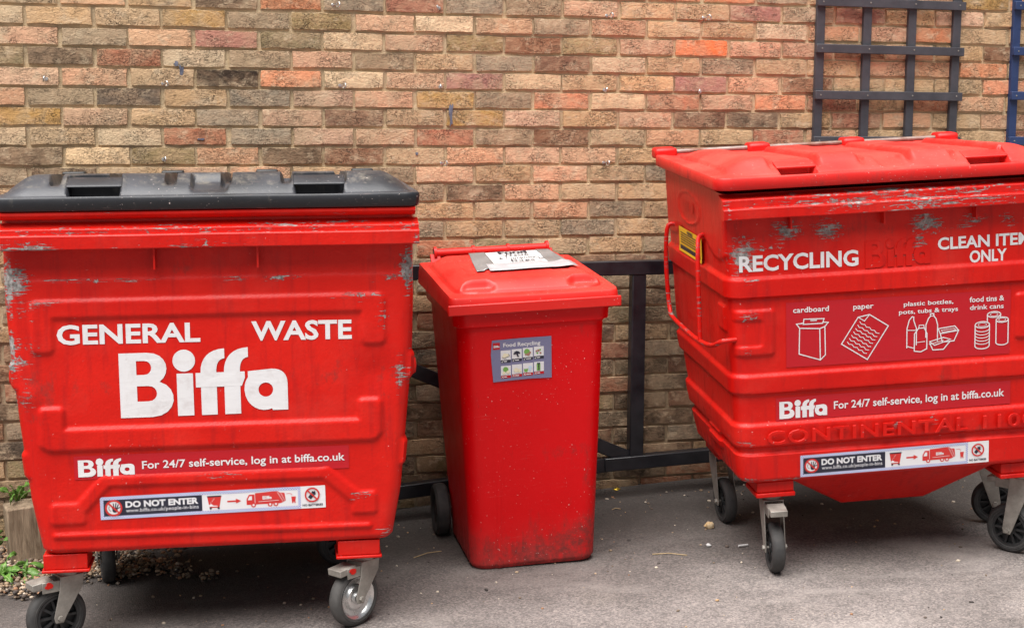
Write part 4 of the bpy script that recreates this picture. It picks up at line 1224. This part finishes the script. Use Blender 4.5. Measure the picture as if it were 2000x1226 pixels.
    MB().lathe([(0, .0), (-.005, .012), (-.005, .018), (0, .02)], 20, Matrix.Translation((.01, .030, 1.4005)) @ Matrix.Rotation(R(90), 4, 'X') @ Matrix.Diagonal((1, 1, .5, 1))).build('lid_stud', BLACK_PLASTIC, lid)
    for a, b in ((-.385, -.262), (.275, .415)):
        grip_hood(lid, LID_RED, a, b, .004, 1.399, .046, .016, .13, .996, -.050, .056, .110)
    for xx in (-.572, -.196, .19, .578):
        MB().box(xx - .045, xx + .045, .955, 1.035, 1.38, 1.424).build('hinge', LID_RED, lid, bev=.012)
    MB().tube([(-.56, .985, 1.406), (.60, .985, 1.406)], .009, 10).build('hinge_rod', RUSTY, lid)
    # casters
    make_caster(E, M, -.405, .12, .268, R(86), 'spoke', r=.09)
    make_caster(E, M, .535, .12, .268, R(-50), 'spoke', r=.092)
    make_caster(E, M, -.44, .70, .268, R(95), 'spoke', pedal=False)
    make_caster(E, M, .545, .50, .268, R(160), 'spoke', pedal=False)
    # bent tube push handles on the left side
    T = lambda pts, r=.0085: MB().tube(catmull(pts, 6), r, 10)
    h = T([(-.55, .83, 1.135), (-.59, .84, 1.140), (-.604, .84, 1.105), (-.608, .845, 1.00), (-.606, .835, .88), (-.604, .815, .812), (-.606, .76, .790), (-.610, .50, .786), (-.610, .29, .790), (-.606, .13, .808), (-.590, .06, .835), (-.54, .055, .840)])
    ho = h.build('push_handle', PAINT_R, E); ho['label'] = 'bent tubular side handle with worn paint'
    attr(ho.data, 'wear', [.36] * len(ho.data.vertices))
    h2 = T([(-.555, .37, 1.165), (-.59, .36, 1.155), (-.604, .325, 1.11), (-.610, .305, 1.03), (-.610, .298, .90), (-.610, .294, .795)])
    ho = h2.build('push_handle', PAINT_R, E); attr(ho.data, 'wear', [.36] * len(ho.data.vertices))
    for sx in (1,):
        q = T([(.56, .80, 1.15), (.630, .78, 1.12), (.634, .75, 1.02), (.630, .71, .845), (.636, .45, .818), (.622, .09, .828), (.54, .06, .852)])
        q.build('push_handle', PAINT_R, E)
    # side label and embossed maker's oval: laid on the left flank (u runs towards the viewer)
    def on_side(P, name, mat, par, u0, v0, eps, ext=0):
        xs_ = lambda z: -np.interp(z, [l[0] for l in lv], [l[1] for l in lv])
        vs = [(float(xs_(v0 + v)) - eps - float(bands(np.array(v0 + v))), u0 - u, v0 + v) for u, v in P.v]
        me = bpy.data.meshes.new(name); me.from_pydata(vs, [], [tuple(f) for f in P.f]); me.update()
        if sum(p.normal.x for p in me.polygons) > 0: me.flip_normals()
        o = link(name, me, mat, par)
        return o
    yl = on_side(Print().rect(0, 0, .36, .094), 'warning_label', YELLOW, body, .74, 1.054, .010)
    yl['label'] = 'worn yellow warning label on the side'
    bl = Print().rect(.005, .004, .325, .026).text('WARNING', .12, .078, .09, .014, .04)
    for k in range(5): bl.rect(.015, .036 + k * .009, .30 - .03 * (k % 3), .0395 + k * .009)
    on_side(bl, 'label_print', NAVY, yl, .725, 1.054, .0115)
    on_side(Print().text('TAYLOR', 0, 0, .19, .045, .03), 'embossed_lettering', PAINT_R, body, .675, 1.213, .0105)['kind'] = 'stuff'
    # lettering on the front
    def raised(P, name, org, ang, eps, th, sf=surf):
        return P.build(name, PAINT_R, body, sf, eps, org, ang, thick=th)
    word = Print().text('CONTINENTAL 1100', 0, 0, .965, .050, .022, spacing=1.12)
    comp = list(range(len(word.v)))
    def root(a):
        while comp[a] != a: comp[a] = comp[comp[a]]; a = comp[a]
        return a
    for f in word.f:
        for k in f[1:]: comp[root(k)] = root(f[0])
    for c in sorted({root(k) for f in word.f for k in f}, key=lambda k: word.v[k][0]):
        one = Print(); idx = [k for k in range(len(word.v)) if root(k) == c]; mp = {k: q for q, k in enumerate(idx)}
        one.add([word.v[k] for k in idx], [tuple(mp[k] for k in f) for f in word.f if root(f[0]) == c])
        bevel(raised(one, 'raised_letter', (-.447, .471), .0, .0160, .006, surfb), .0015, 1)
    o = raised(logo(Print(), 0, 0, .232), 'embossed_wordmark', (-.089, 1.062), .004, .0035, .004)
    o['label'] = 'raised wordmark painted over in red'
    P = Print().text('RECYCLING', 0, 0, .417, .056, .028)
    P.build('lettering', WHITE_WORN, body, surf, .0016, (-.530, 1.076), -.004)['label'] = 'white word RECYCLING, chipped at its start'
    P = Print().text('CLEAN ITEMS', 0, .052, .362, .043, .028).text('ONLY', .181, 0, .134, .043, .028, 'c').rect(.108, -.013, .254, -.008)
    P.build('lettering', WHITE, body, surf, .0016, (.169, 1.0585), .004)['label'] = 'white words CLEAN ITEMS ONLY'
    # dark red panel with four outlined pictures
    pan = grid_sheet(0, 0, .802, .226, 24, 8)
    pw = lambda X_, Z_: surf(X_, Z_) - .0005 * (1 + vnoise(np.array(X_ * 30.), np.array(Z_ * 30.), 41))
    pn = pan.build('picture_panel', VRED, body, pw, .0012, (-.370, .7335), -.006)
    pn['label'] = 'crimson sticker showing what can be recycled'
    L = Print(); lw = .0036
    tx = lambda t, cu, v, wd, ht: L.text(t, cu, v, wd, ht, .014, 'c')
    tx('cardboard', .087, .190, .126, .019); tx('paper', .272, .190, .072, .019)
    tx('plastic bottles,', .505, .190, .178, .020); tx('pots, tubs & trays', .505, .163, .212, .020)
    tx('food tins &', .715, .190, .125, .019); tx('drink cans', .715, .163, .122, .017)
    ln = lambda *P, **k: L.line(P, k.get('w', lw), k.get('c', False))
    # box
    ln((.045, .045), (.047, .135), (.118, .130), (.120, .020), c=True); ln((.120, .020), (.138, .037), (.136, .136), (.118, .130))
    ln((.047, .135), (.036, .150), (.060, .152)); ln((.136, .136), (.148, .150), (.128, .152)); ln((.060, .148), (.062, .166), (.133, .164), (.128, .148), c=True)
    ln((.085, .160), (.108, .159))
    # sheet of paper
    c_, s_ = math.cos(R(-33)), math.sin(R(-33))
    rp = lambda pts: [(.278 + a * c_ - b * s_, .098 + a * s_ + b * c_) for a, b in pts]
    L.line(rp([(-.055, -.068), (.055, -.068), (.055, .068), (-.025, .068), (-.055, .040)]), lw, True); L.line(rp([(-.025, .068), (-.028, .040), (-.055, .040)]), lw * .8)
    for k in range(7):
        b = .030 - .014 * k if False else .028 - .0135 * k
        L.line(rp([(-.042 + .0105 * i, b + .0022 * (-1) ** i) for i in range(9)]), lw * .65)
    # bottles, milk jug, tubs
    ln((.428, .042), (.428, .110), (.436, .140), (.446, .152), (.452, .150), (.452, .138), (.462, .110), (.462, .050))
    ln((.428, .105), (.462, .103), w=lw * .7); ln((.428, .048), (.455, .040), w=lw * .8)
    ln((.496, .075), (.496, .120), (.505, .142), (.512, .150), (.512, .158), (.524, .158), (.524, .150), (.532, .140), (.538, .118), (.538, .060))
    ln((.511, .150), (.525, .150), w=lw * .7)
    ln((.455, .030), (.455, .090), (.470, .110), (.490, .110), (.500, .090), (.500, .036), (.478, .026), c=True); ln((.470, .110), (.472, .120), (.488, .120), (.490, .110), w=lw * .8); ln((.462, .060), (.494, .062), w=lw * .6)
    ln((.540, .104), (.600, .110), (.614, .094), (.548, .086), c=True); ln((.614, .094), (.598, .058), (.556, .056), (.548, .086)); ln((.552, .098), (.598, .102), (.604, .096), (.556, .091), c=True, w=lw * .55)
    ln((.510, .060), (.560, .072), (.586, .064), (.528, .046), c=True); ln((.510, .056), (.522, .030), (.560, .030), (.584, .058)); ln((.508, .050), (.560, .062), w=lw * .6)
    # tins and cans
    for cx, cb, ct, rx in ((.700, .034, .108, .026), (.742, .085, .142, .024), (.772, .042, .122, .022)):
        el = lambda z, a0, a1, n=14, cx=cx, rx=rx: [(cx + rx * math.cos(R(a0 + (a1 - a0) * i / n)), z + rx * .42 * math.sin(R(a0 + (a1 - a0) * i / n))) for i in range(n + 1)]
        L.line(el(ct, 0, 345, 22), lw, True)
        if cx != .742: L.line([(cx - rx, ct)] + el(cb, 180, 360) + [(cx + rx, ct)], lw)
        else: L.line([(cx - rx, ct), (cx - rx, .119)], lw); L.line([(cx + rx, ct), (cx + rx, .133)], lw)
        L.line([(cx + .6 * rx * math.cos(2 * math.pi * i / 12), ct + .25 * rx * math.sin(2 * math.pi * i / 12)) for i in range(12)], lw * .5, True)
        if cx == .700:
            for k in range(5): L.line(el(.050 + .011 * k, 195, 345, 10), lw * .7)
    L.build('panel_print', WHITE, pn, surf, .0034, (-.370, .7335), -.006)['kind'] = 'stuff'
    self_service_banner(body, surf, (-.408, .5445), .004, .845, .083, .170, .206, .822, .0012)
    bs = lambda X_, Z_: surf(X_, Z_) - .013
    entry_sticker(body, bs, (-.326, .341), .005, .683, .078, .0016)
    return E
big_bin_right()

# ================================================================== small food bin
QM = (1.603, -.80, -.058, -.079, .043, .045)
def small_bin():
    E, M = place(QM, 'food_waste_bin')
    tag(E, 'narrow red two wheeled food recycling bin between the two large containers', 'wheeled bin')
    zs = np.unique(np.concatenate([np.linspace(.0, .97, 120), [.001, .004, .010, .018]]))
    lv = [(0, .205, .022, .44, .05), (.004, .220, .008, .46, .06), (.018, .229, .0, .47, .062), (.45, .246, -.034, .54, .062), (.895, .262, -.070, .60, .062), (.905, .276, -.084, .612, .055), (.97, .280, -.088, .615, .055)]
    fy = lambda z: np.interp(z, [0, .018, .895], [.002, 0, -.070])
    def disp(X, Y, Z, NX, NY):
        d = .0022 * vnoise(X * 8, Z * 7, 51) + .0006 * vnoise(X * 30, Z * 20, 52)
        d = d - .004 * np.clip(-NY, 0, 1) * sstep(.60, .0, Z) * np.cos(np.clip(X / .20, -1, 1) * np.pi / 2)
        d = d + .004 * np.clip(-NY, 0, 1) * sstep(.012, .004, np.abs(X + .13)) * sstep(.6, .2, Z)
        return d
    V, F, X, Y, Z = ring_shell(zs, lv, disp, 60, 36, 14, 10)
    me = bpy.data.meshes.new('body'); me.from_pydata(V.tolist(), [], [tuple(f) for f in F])
    me.polygons.foreach_set('use_smooth', [True] * len(F)); me.update(); me.set_sharp_from_angle(angle=R(40))
    x, y, z = V[:, 0], V[:, 1], V[:, 2]
    attr(me, 'dirt', .72 * sstep(.22, .0, z) + .30 * sstep(.45, .1, z) * (x > -.05) + spots(x, z, [(.19, .07, .06, .05, .75), (.05, .43, .18, .02, .5), (0, .87, .3, .02, .3), (.2, .25, .03, .2, .4)]))
    attr(me, 'dust_sheen', .8 * sstep(.22, .0, z))
    body = link('body', me, PLASTIC_RED, E)
    surf = lambda X_, Z_: fy(Z_)
    # lid
    def feat(X, Y, Z, df, de, K):
        # stepped front lip, raised rounded panel that climbs to the back, finger notches at the front corners
        Zt = .004 * sstep(.0, .03, df) + .020 * np.clip(df / .70, 0, 1)
        rr = .07
        qx = np.abs(X) - (.262 - rr); qy = np.abs(Y - .27) - (.318 - rr)
        sd = np.hypot(np.maximum(qx, 0), np.maximum(qy, 0)) + np.minimum(np.maximum(qx, qy), 0) - rr
        Zt = Zt + .006 * sstep(.004, -.004, sd) + .030 * np.sin(np.pi / 2 * np.clip((-sd - .004) / .07, 0, 1))
        Zt = Zt - .006 * sstep(.008, .002, np.abs(sd - .002))
        for cx in (-.185, .20):
            sd2 = sdbox(X, Y, cx - .058, cx + .058, -.10, .0, .025)
            n = sstep(.012, -.012, sd2)
            Zt = Zt - n * np.maximum(Zt - .010, 0) * .85
            lip = sstep(.012, .002, np.abs(sd2)) * sstep(-.02, .008, Y)
            Zt = Zt + .014 * lip
        Zt = Zt - .006 * sstep(.016, .010, np.abs(np.abs(X) - .15) - .02) * sstep(.12, .16, Y) * sstep(.45, .38, Y)
        return Zt + .001 * vnoise(X * 14, Y * 12, 77)
    lm = lid_mesh('lid', .294, -.101, .615, .022, .958, .052, .0, .02, .1, .02, .1, feat, 150, 130, flare=.004)
    lid = link('lid', lm, PLASTIC_RED_LID, E); lid['label'] = 'red hinged lid with a paper sign taped on'
    attr(lm, 'dirt', np.array([.2 if v.co.z < 1.0 else .12 for v in lm.vertices]))
    attr(lm, 'dust_sheen', np.array([np.clip(v.normal.z * 1.3 - .2, 0, 1) * .7 for v in lm.vertices]))  # lid top lightened by painted sky sheen and some fading
    MB().box(-.304, .304, -.1125, -.105, .952, .989).build('lid_lip', PLASTIC_RED_LID, lid, bev=.004)
    # rear handle bar with collars, hinge brackets
    hb = MB().tube([(-.225, .665, 1.060), (.225, .665, 1.060)], .0165, 18)
    for xx in (-.222, -.072, .066, .222):
        hb.lathe([(-.005, .0165), (-.005, .0225 + (.003 if abs(xx) > .2 else 0)), (.005, .0225 + (.003 if abs(xx) > .2 else 0)), (.005, .0165)], 20, Matrix.Translation((xx, .665, 1.06)) @ Matrix.Rotation(R(90), 4, 'Z'))
    ho = hb.build('handle_bar', PLASTIC_RED_LID, E); fix_normals(ho.data)
    for xx in (-.222, .222):
        MB().bar((xx, .60, .96), (xx, .665, 1.055), .016, .04, (1, 0, 0)).build('handle_bracket', PLASTIC_RED_LID, E, bev=.003)
    MB().lathe([(0, 0), (0, .012), (-.006, .012), (-.006, 0)], 14, Matrix.Translation((-.228, .665, 1.06)) @ Matrix.Rotation(R(90), 4, 'Z')).build('hinge_cap', BLACK_PLASTIC, E)
    # axle and wheels
    MB().tube([(-.28, .46, .098), (.28, .46, .098)], .011, 12).build('axle', STEEL, E)
    for sx in (-1, 1):
        wp = M @ Vector((sx * .268, .46, 0)); zc = float(G(wp.x, wp.y)) - wp.z + .099
        A = Matrix.Translation((sx * .268, .46, zc)) @ Matrix.Rotation(R(90) * sx, 4, 'Z')
        r, hw = .100, .026
        t = MB().lathe([(-hw + .003, .06), (-hw, .066), (-hw, .088), (-hw + .008, .097), (0, r), (hw - .008, .097), (hw, .088), (hw, .066), (hw - .003, .06)], 40, A)
        o = t.build('wheel', RUBBER, E); fix_normals(o.data)
        t = MB().lathe([(-hw + .004, 0), (-hw + .004, .02), (-hw + .012, .024), (-hw + .012, .056), (-hw + .003, .061), (hw - .003, .061), (hw - .012, .056), (hw - .012, 0)], 32, A)
        q = t.build('wheel_hub', BLACK_PLASTIC, o); fix_normals(q.data)
    # food recycling sticker
    W, Hh, org, ang = .214, .152, (-.152, .702), .004
    st = Print().poly([(.006, 0), (.06, .002), (.13, .004), (W, .002), (W, .152), (.10, .152), (.004, .150), (-.001, .10)]).build('sticker', SLATE, body, surf, .0035, org, ang)
    st['label'] = 'slate blue sticker with eight small food pictures'
    def pr(n, P, mat, l): return P.build(n, mat, st, surf, .0035 + .0006 * l, org, ang)
    s = .214 / 535.0; U = lambda a: (a - 112) * s; Vv = lambda b: (1165 - b) * s * .98
    sq = Print(); dk = Print(); rd = Print()
    for i in range(4):
        a = 196 + i * 98
        y1 = 880 - i * 5; sq.rect(U(a), Vv(y1 + 86), U(a + 88), Vv(y1)); dk.rect(U(a), Vv(y1 + 112), U(a + 88), Vv(y1 + 88))
        y1 = 1020 - i * 5; sq.rect(U(a), Vv(y1 + 88), U(a + 88), Vv(y1)); rd.rect(U(a), Vv(y1 + 114), U(a + 88), Vv(y1 + 90))
    rd.rect(U(128), Vv(868), U(190), Vv(806))
    sq.text('Food Recycling', U(220), Vv(848), U(548) - U(220), 46 * s, .025)
    pr('white_print', sq, WHITE, 1); pr('navy_print', dk, NAVY, 1); pr('red_print', rd, VRED, 1)
    w2 = logo(Print(), U(136), Vv(850), 50 * s)
    for i in range(4):
        a = 196 + i * 98
        y = 880 - i * 5 + 100; w2.line([(U(a + 6), Vv(y)), (U(a + 12), Vv(y + 8)), (U(a + 22), Vv(y - 12))], 4 * s); w2.rect(U(a + 28), Vv(y + 4), U(a + 28 + 26 + 9 * (i % 3)), Vv(y - 4))
        y = 1020 - i * 5 + 102; w2.line([(U(a + 6), Vv(y - 9)), (U(a + 22), Vv(y + 9))], 4 * s); w2.line([(U(a + 22), Vv(y - 9)), (U(a + 6), Vv(y + 9))], 4 * s); w2.rect(U(a + 28), Vv(y + 4), U(a + 28 + 24 + 9 * (i % 3)), Vv(y - 4))
    pr('small_white_print', w2, WHITE, 2)['kind'] = 'stuff'
    gd = Print().disc(U(428), Vv(905), 26 * s, 16).disc(U(238), Vv(1055), 24 * s, 16).rect(U(514), Vv(1086), U(546), Vv(1020)).poly([(U(398), Vv(1062)), (U(406), Vv(1092)), (U(430), Vv(1092)), (U(438), Vv(1062))])
    gd.disc(U(520), Vv(925), 9 * s, 8).disc(U(545), Vv(895), 9 * s, 8)
    pr('green_print', gd, GREEN, 2)
    cr = Print().poly([(U(206), Vv(940)), (U(225), Vv(905)), (U(268), Vv(915)), (U(272), Vv(930)), (U(230), Vv(948))]).disc(U(222), Vv(1085), 14 * s, 12).disc(U(258), Vv(1080), 15 * s, 12).disc(U(330), Vv(1066), 20 * s, 12).disc(U(358), Vv(1074), 16 * s, 12)
    pr('cream_print', cr, CREAM, 3)['kind'] = 'stuff'
    br = Print().disc(U(440), Vv(930), 14 * s, 10).disc(U(455), Vv(915), 10 * s, 10).disc(U(418), Vv(930), 9 * s, 10).disc(U(530), Vv(900), 11 * s, 10).disc(U(548), Vv(925), 9 * s, 10).disc(U(512), Vv(905), 8 * s, 10)
    pr('brown_print', br, BROWN, 3)
    bk = Print().poly([(U(306), Vv(920)), (U(318), Vv(898)), (U(338), Vv(890)), (U(362), Vv(900)), (U(370), Vv(918)), (U(348), Vv(916)), (U(352), Vv(935)), (U(362), Vv(944)), (U(344), Vv(946)), (U(334), Vv(920))])
    bk.line([(U(206), Vv(940)), (U(230), Vv(950)), (U(273), Vv(931)), (U(265), Vv(910))], 3 * s).rect(U(516), Vv(1022), U(544), Vv(1014)).rect(U(528), Vv(1084), U(536), Vv(1022))
    pr('black_print', bk, NAVY, 4)
    pb = Print().disc(U(455), Vv(1050), 16 * s, 12).disc(U(452), Vv(1074), 12 * s, 12)
    pr('blue_print', pb, PALEBLUE, 2)
    # paper sign held down with duct tape, lying on the lid
    zl = {}
    co = np.array([list(v.co) for v in lm.vertices]); top = co[:150 * 130].reshape(130, 150, 3)
    def lidz(x, y):
        j = int(np.clip(np.searchsorted(top[:, 75, 1], y), 1, 129)); i = int(np.clip(np.searchsorted(top[j, :, 0], x), 1, 149))
        return max(top[j, i, 2], top[j - 1, i - 1, 2])
    def on_lid(quad, name, mat, par, eps, n=12, wob=.002, sd=1):
        q = [np.array(p, float) for p in quad]; vs = []
        for b in range(n + 1):
            for a in range(n + 1):
                s1, t1 = a / n, b / n
                p = q[0] * (1 - s1) * (1 - t1) + q[1] * s1 * (1 - t1) + q[2] * s1 * t1 + q[3] * (1 - s1) * t1
                vs.append((p[0], p[1], lidz(*p) + eps + wob * (1 + float(vnoise(np.array(p[0] * 50), np.array(p[1] * 60), sd)))))
        fs = [(b * (n + 1) + a, b * (n + 1) + a + 1, (b + 1) * (n + 1) + a + 1, (b + 1) * (n + 1) + a) for b in range(n) for a in range(n)]
        me = bpy.data.meshes.new(name); me.from_pydata(vs, [], fs)
        me.polygons.foreach_set('use_smooth', [True] * len(fs)); me.update()
        if me.polygons[0].normal.z < 0: me.flip_normals()
        o = link(name, me, mat, par)
        md = o.modifiers.new('thickness', 'SOLIDIFY'); md.thickness = .0008; md.offset = -1
        return o
    sg = on_lid([(-.085, .25), (.165, .26), (.160, .53), (-.065, .53)], 'paper_sign', PAPER, lid, .003, wob=.0006)
    sg['label'] = 'white paper sign held with silver duct tape'
    on_lid([(-.150, .17), (-.070, .19), (-.055, .53), (-.115, .53)], 'duct_tape', TAPE, sg, .0052, wob=.0008, sd=3)
    on_lid([(.140, .24), (.205, .25), (.195, .53), (.145, .53)], 'duct_tape', TAPE, sg, .0056, wob=.0008, sd=4)
    on_lid([(-.110, .125), (.222, .140), (.212, .275), (-.100, .255)], 'duct_tape', TAPE_BRIGHT, sg, .0068, wob=.0026, sd=5)
    def lid_text(lines):
        P = Print()
        for body_, cu, v, wd, ht, we in lines: P.text(body_, cu, v, wd, ht, we, 'c')
        vs = [(u, v, lidz(u, v) + .0078) for u, v in P.v]
        me = bpy.data.meshes.new('handwriting'); me.from_pydata(vs, [], [tuple(f) for f in P.f]); me.update()
        if me.polygons[0].normal.z < 0: me.flip_normals()
        link('handwriting', me, NAVY, sg)
    lid_text([('Food', .045, .462, .11, .050, .05), ('Waste', .045, .405, .10, .042, .015), ('& Compostable', .055, .350, .17, .044, .015), ('Bags', .05, .298, .09, .042, .015)])
    return E
small_bin()

# ------------------------------------------------------------------ gravel patch, block of wood, weeds
def stones(name, n, area, smin, smax, seed, pal, label, cat, dens=None):
    r = random.Random(seed); V = []; F = []; T = []
    t = (1 + 5 ** .5) / 2
    ico = [(-1, t, 0), (1, t, 0), (-1, -t, 0), (1, -t, 0), (0, -1, t), (0, 1, t), (0, -1, -t), (0, 1, -t), (t, 0, -1), (t, 0, 1), (-t, 0, -1), (-t, 0, 1)]
    ico = [tuple(c / 1.902 for c in p) for p in ico]
    fc = [(0, 11, 5), (0, 5, 1), (0, 1, 7), (0, 7, 10), (0, 10, 11), (1, 5, 9), (5, 11, 4), (11, 10, 2), (10, 7, 6), (7, 1, 8), (3, 9, 4), (3, 4, 2), (3, 2, 6), (3, 6, 8), (3, 8, 9), (4, 9, 5), (2, 4, 11), (6, 2, 10), (8, 6, 7), (9, 8, 1)]
    k = 0
    while k < n:
        x = r.uniform(area[0], area[1]); y = r.uniform(area[2], area[3])
        if dens and r.random() > dens(x, y): continue
        k += 1
        s = smin + (smax - smin) * r.random() ** 2.2
        M = Matrix.Rotation(r.uniform(0, 6.28), 3, 'Z') @ Matrix.Rotation(r.uniform(-.5, .5), 3, 'X') @ Matrix.Diagonal((s * r.uniform(.8, 1.3), s * r.uniform(.7, 1.0), s * r.uniform(.45, .8)))
        z = float(G(x, y)) + s * .28 + (r.uniform(0, .022) if dens and n > 1000 else 0)
        b = len(V); c = r.choice(pal); j = r.uniform(.75, 1.2)
        col = tuple(v * j for v in lin(*c)[:3]) + (1,)
        for p in ico:
            q = M @ (Vector(p) * r.uniform(.86, 1.1)); V.append((x + q.x, y + q.y, z + q.z)); T.append(col)
        F += [tuple(b + i for i in f) for f in fc]
    me = bpy.data.meshes.new(name); me.from_pydata(V, [], F)
    me.polygons.foreach_set('use_smooth', [True] * len(F)); me.update()
    a = me.attributes.new('tint', 'FLOAT_COLOR', 'POINT'); a.data.foreach_set('color', np.array(T, dtype=np.float32).ravel())
    o = link(name, me, GRAVEL); tag(o, label, cat, kind='stuff')
PAL = [(150, 128, 104), (120, 104, 88), (176, 154, 128), (92, 80, 72), (160, 118, 88), (196, 182, 164), (74, 68, 64), (134, 116, 98)]
def gd(x, y):
    f = -.47 + .05 * math.sin(x * 9) + .03 * math.sin(x * 23 + 1)
    if y < f - .05: return .0
    if y < f: return .25
    return 1.0 if x < .28 + .1 * math.sin(y * 11) else (.10 if x < .42 else 0)
stones('gravel', 9500, (-1.3, .5, -.62, .0), .006, .013, 5, PAL, 'loose mixed gravel beside the wooden block at the left', 'gravel', gd)
def lg(x, y):
    return 1.0 if y > -.16 else (.55 if y > -.35 else (.20 if y > -1.0 else .12))
stones('loose_grit', 900, (-.4, 3.9, -2.4, -.02), .0022, .0085, 9, PAL + [(210, 196, 176), (60, 54, 52), (186, 150, 110)], 'scattered grit and tiny stones on the tarmac', 'grit', lg)

blk = MB()
blk.box(0, .30, 0, .13, 0, .205)
bo = blk.build('wooden_block', WOOD, bev=.006)
bo.location = (-.212, -.20, -.085); bo.rotation_euler = (R(-2), R(-3), R(8))
tag(bo, 'weathered square block of wood standing in the gravel beside the left container', 'wooden block')

def leaf_mesh(L, Wd, seed):
    """toothed dandelion leaf with a folded midrib"""
    r = random.Random(seed); n = 22; V = []; F = []
    for i in range(n + 1):
        t = i / n
        env = (math.sin(math.pi * min(1, t * 1.02) ** .75) ** .8) * (.35 + .65 * t) * Wd
        tooth = 1.0 - .55 * ((i % 4) / 3.0) if t < .85 else 1.0 - .15 * ((i % 2))
        w = max(.0012, env * tooth)
        x = L * t; z = L * (.55 * t - .75 * t * t)
        k = .012 * math.sin(t * 9 + seed)
        V += [(x - .5 * w * (i % 4 == 0), -w, z + .35 * w + k), (x, 0, z), (x - .5 * w * (i % 4 == 0), w, z + .35 * w - k)]
    for i in range(n):
        a = i * 3; F += [(a, a + 1, a + 4, a + 3), (a + 1, a + 2, a + 5, a + 4)]
    me = bpy.data.meshes.new('leaf'); me.from_pydata(V, [], F)
    me.polygons.foreach_set('use_smooth', [True] * len(F)); me.update(); return me
def weed(loc, leaves, label, seed):
    t = empty('dandelion_plant', loc); tag(t, label, 'plant', 'weeds in the gravel')
    r = random.Random(seed)
    for (az, tilt, L, Wd) in leaves:
        o = link('leaf', leaf_mesh(L, Wd, r.randrange(99)), LEAF, t)
        o.rotation_euler = (r.uniform(-.3, .3), R(-tilt), R(az))
        md = o.modifiers.new('thickness', 'SOLIDIFY'); md.thickness = .0006
        rb = MB().tube([(L * s_, 0, L * (.55 * s_ - .75 * s_ * s_) + .0006) for s_ in (0, .2, .4, .6, .8, .97)], [.0022, .0019, .0016, .0013, .001, .0005], 6).build('midrib', MIDRIB, o)
        rb.location = (0, 0, .0)
    return t
weed((-.245, -.33, -.095), [(-20, 12, .17, .024), (10, 22, .15, .022), (60, 45, .12, .02), (120, 30, .13, .02), (180, 25, .15, .022), (-70, 10, .14, .022), (-40, 30, .12, .02), (220, 15, .12, .02), (300, 30, .10, .018)],
     'bushy dandelion with toothed leaves in front of the wooden block', 1)
weed((-.165, -.395, -.10), [(-25, 8, .12, .02), (15, 2, .10, .018), (80, 50, .10, .016), (150, 30, .10, .018), (-80, 12, .09, .016)], 'low dandelion leaf reaching under the left container', 2)
weed((-.19, -.045, .10), [(-100, 30, .13, .018), (-60, 55, .14, .016), (-150, 50, .12, .016), (-20, 40, .13, .016), (-120, 70, .10, .014)], 'tall weed behind the wooden block against the wall', 3)
weed((-.29, -.12, -.09), [(-100, 40, .14, .02), (-60, 60, .15, .018), (-150, 50, .13, .018), (-20, 60, .12, .016), (40, 70, .12, .014), (200, 30, .13, .02)], 'weed at the left edge beside the wooden block', 4)

# ------------------------------------------------------------------ litter on the tarmac
def blob(name, x, y, s, mat, label, cat, seed, flat=.7):
    r = random.Random(seed); m = MB(); n, k = 10, 6; prof = []
    V = []; F = []
    for i in range(k + 1):
        for j in range(n):
            a, b = math.pi * i / k, 2 * math.pi * j / n
            q = s * r.uniform(.7, 1.15)
            V.append((q * math.sin(a) * math.cos(b), q * .8 * math.sin(a) * math.sin(b), q * flat * math.cos(a)))
    for i in range(k):
        for j in range(n): F.append((i * n + j, (i + 1) * n + j, (i + 1) * n + (j + 1) % n, i * n + (j + 1) % n))
    o = m.add(V, F).build(name, mat, None, 60); fix_normals(o.data)
    o.location = (x, y, float(G(np.array(x), np.array(y))) + s * flat * .75)
    tag(o, label, cat); return o
def gpt(x, y): return Vector((x, y, float(G(np.array(x), np.array(y)))))
blob('bread_crust', 2.366, -.602, .021, BREAD, 'broken piece of bread crust lying on the tarmac', 'bread', 3)
blob('paper_scrap', 2.276, -.803, .011, PAPER, 'tiny crumpled white scrap near the bread crust', 'scrap', 4)
blob('foil_wrapper', 2.197, -.030, .019, FOIL, 'crumpled golden foil at the foot of the wall', 'foil', 6, .6)
p = gpt(2.398, -.845)
o = MB().tube([(-.020, 0, 0), (.020, .004, 0)], .004, 10).build('cigarette_end', PAPER)
o.location = (p.x, p.y, p.z + .005); tag(o, 'white cigarette end on the tarmac left of the castor', 'cigarette end')
for (a, b, lab) in (((2.045, -.822), (2.161, -.873), 'long dry straw on the tarmac beside the small bin'), ((1.205, -.573), (1.319, -.534), 'dry stalk on the tarmac left of the small bin'),
                    ((2.091, -.263), (2.126, -.268), 'short brown twig near the golden foil')):
    p, q = gpt(*a), gpt(*b)
    m = (p + q) / 2
    o = MB().tube([tuple(Vector(v) - m) for v in ((p.x, p.y, p.z), (m.x, m.y + .006, m.z + .004), (q.x, q.y, q.z))], .0018, 6).build('straw', STRAW)
    o.location = (m.x, m.y, m.z + .003); tag(o, lab, 'straw', 'dry stalks on the ground')
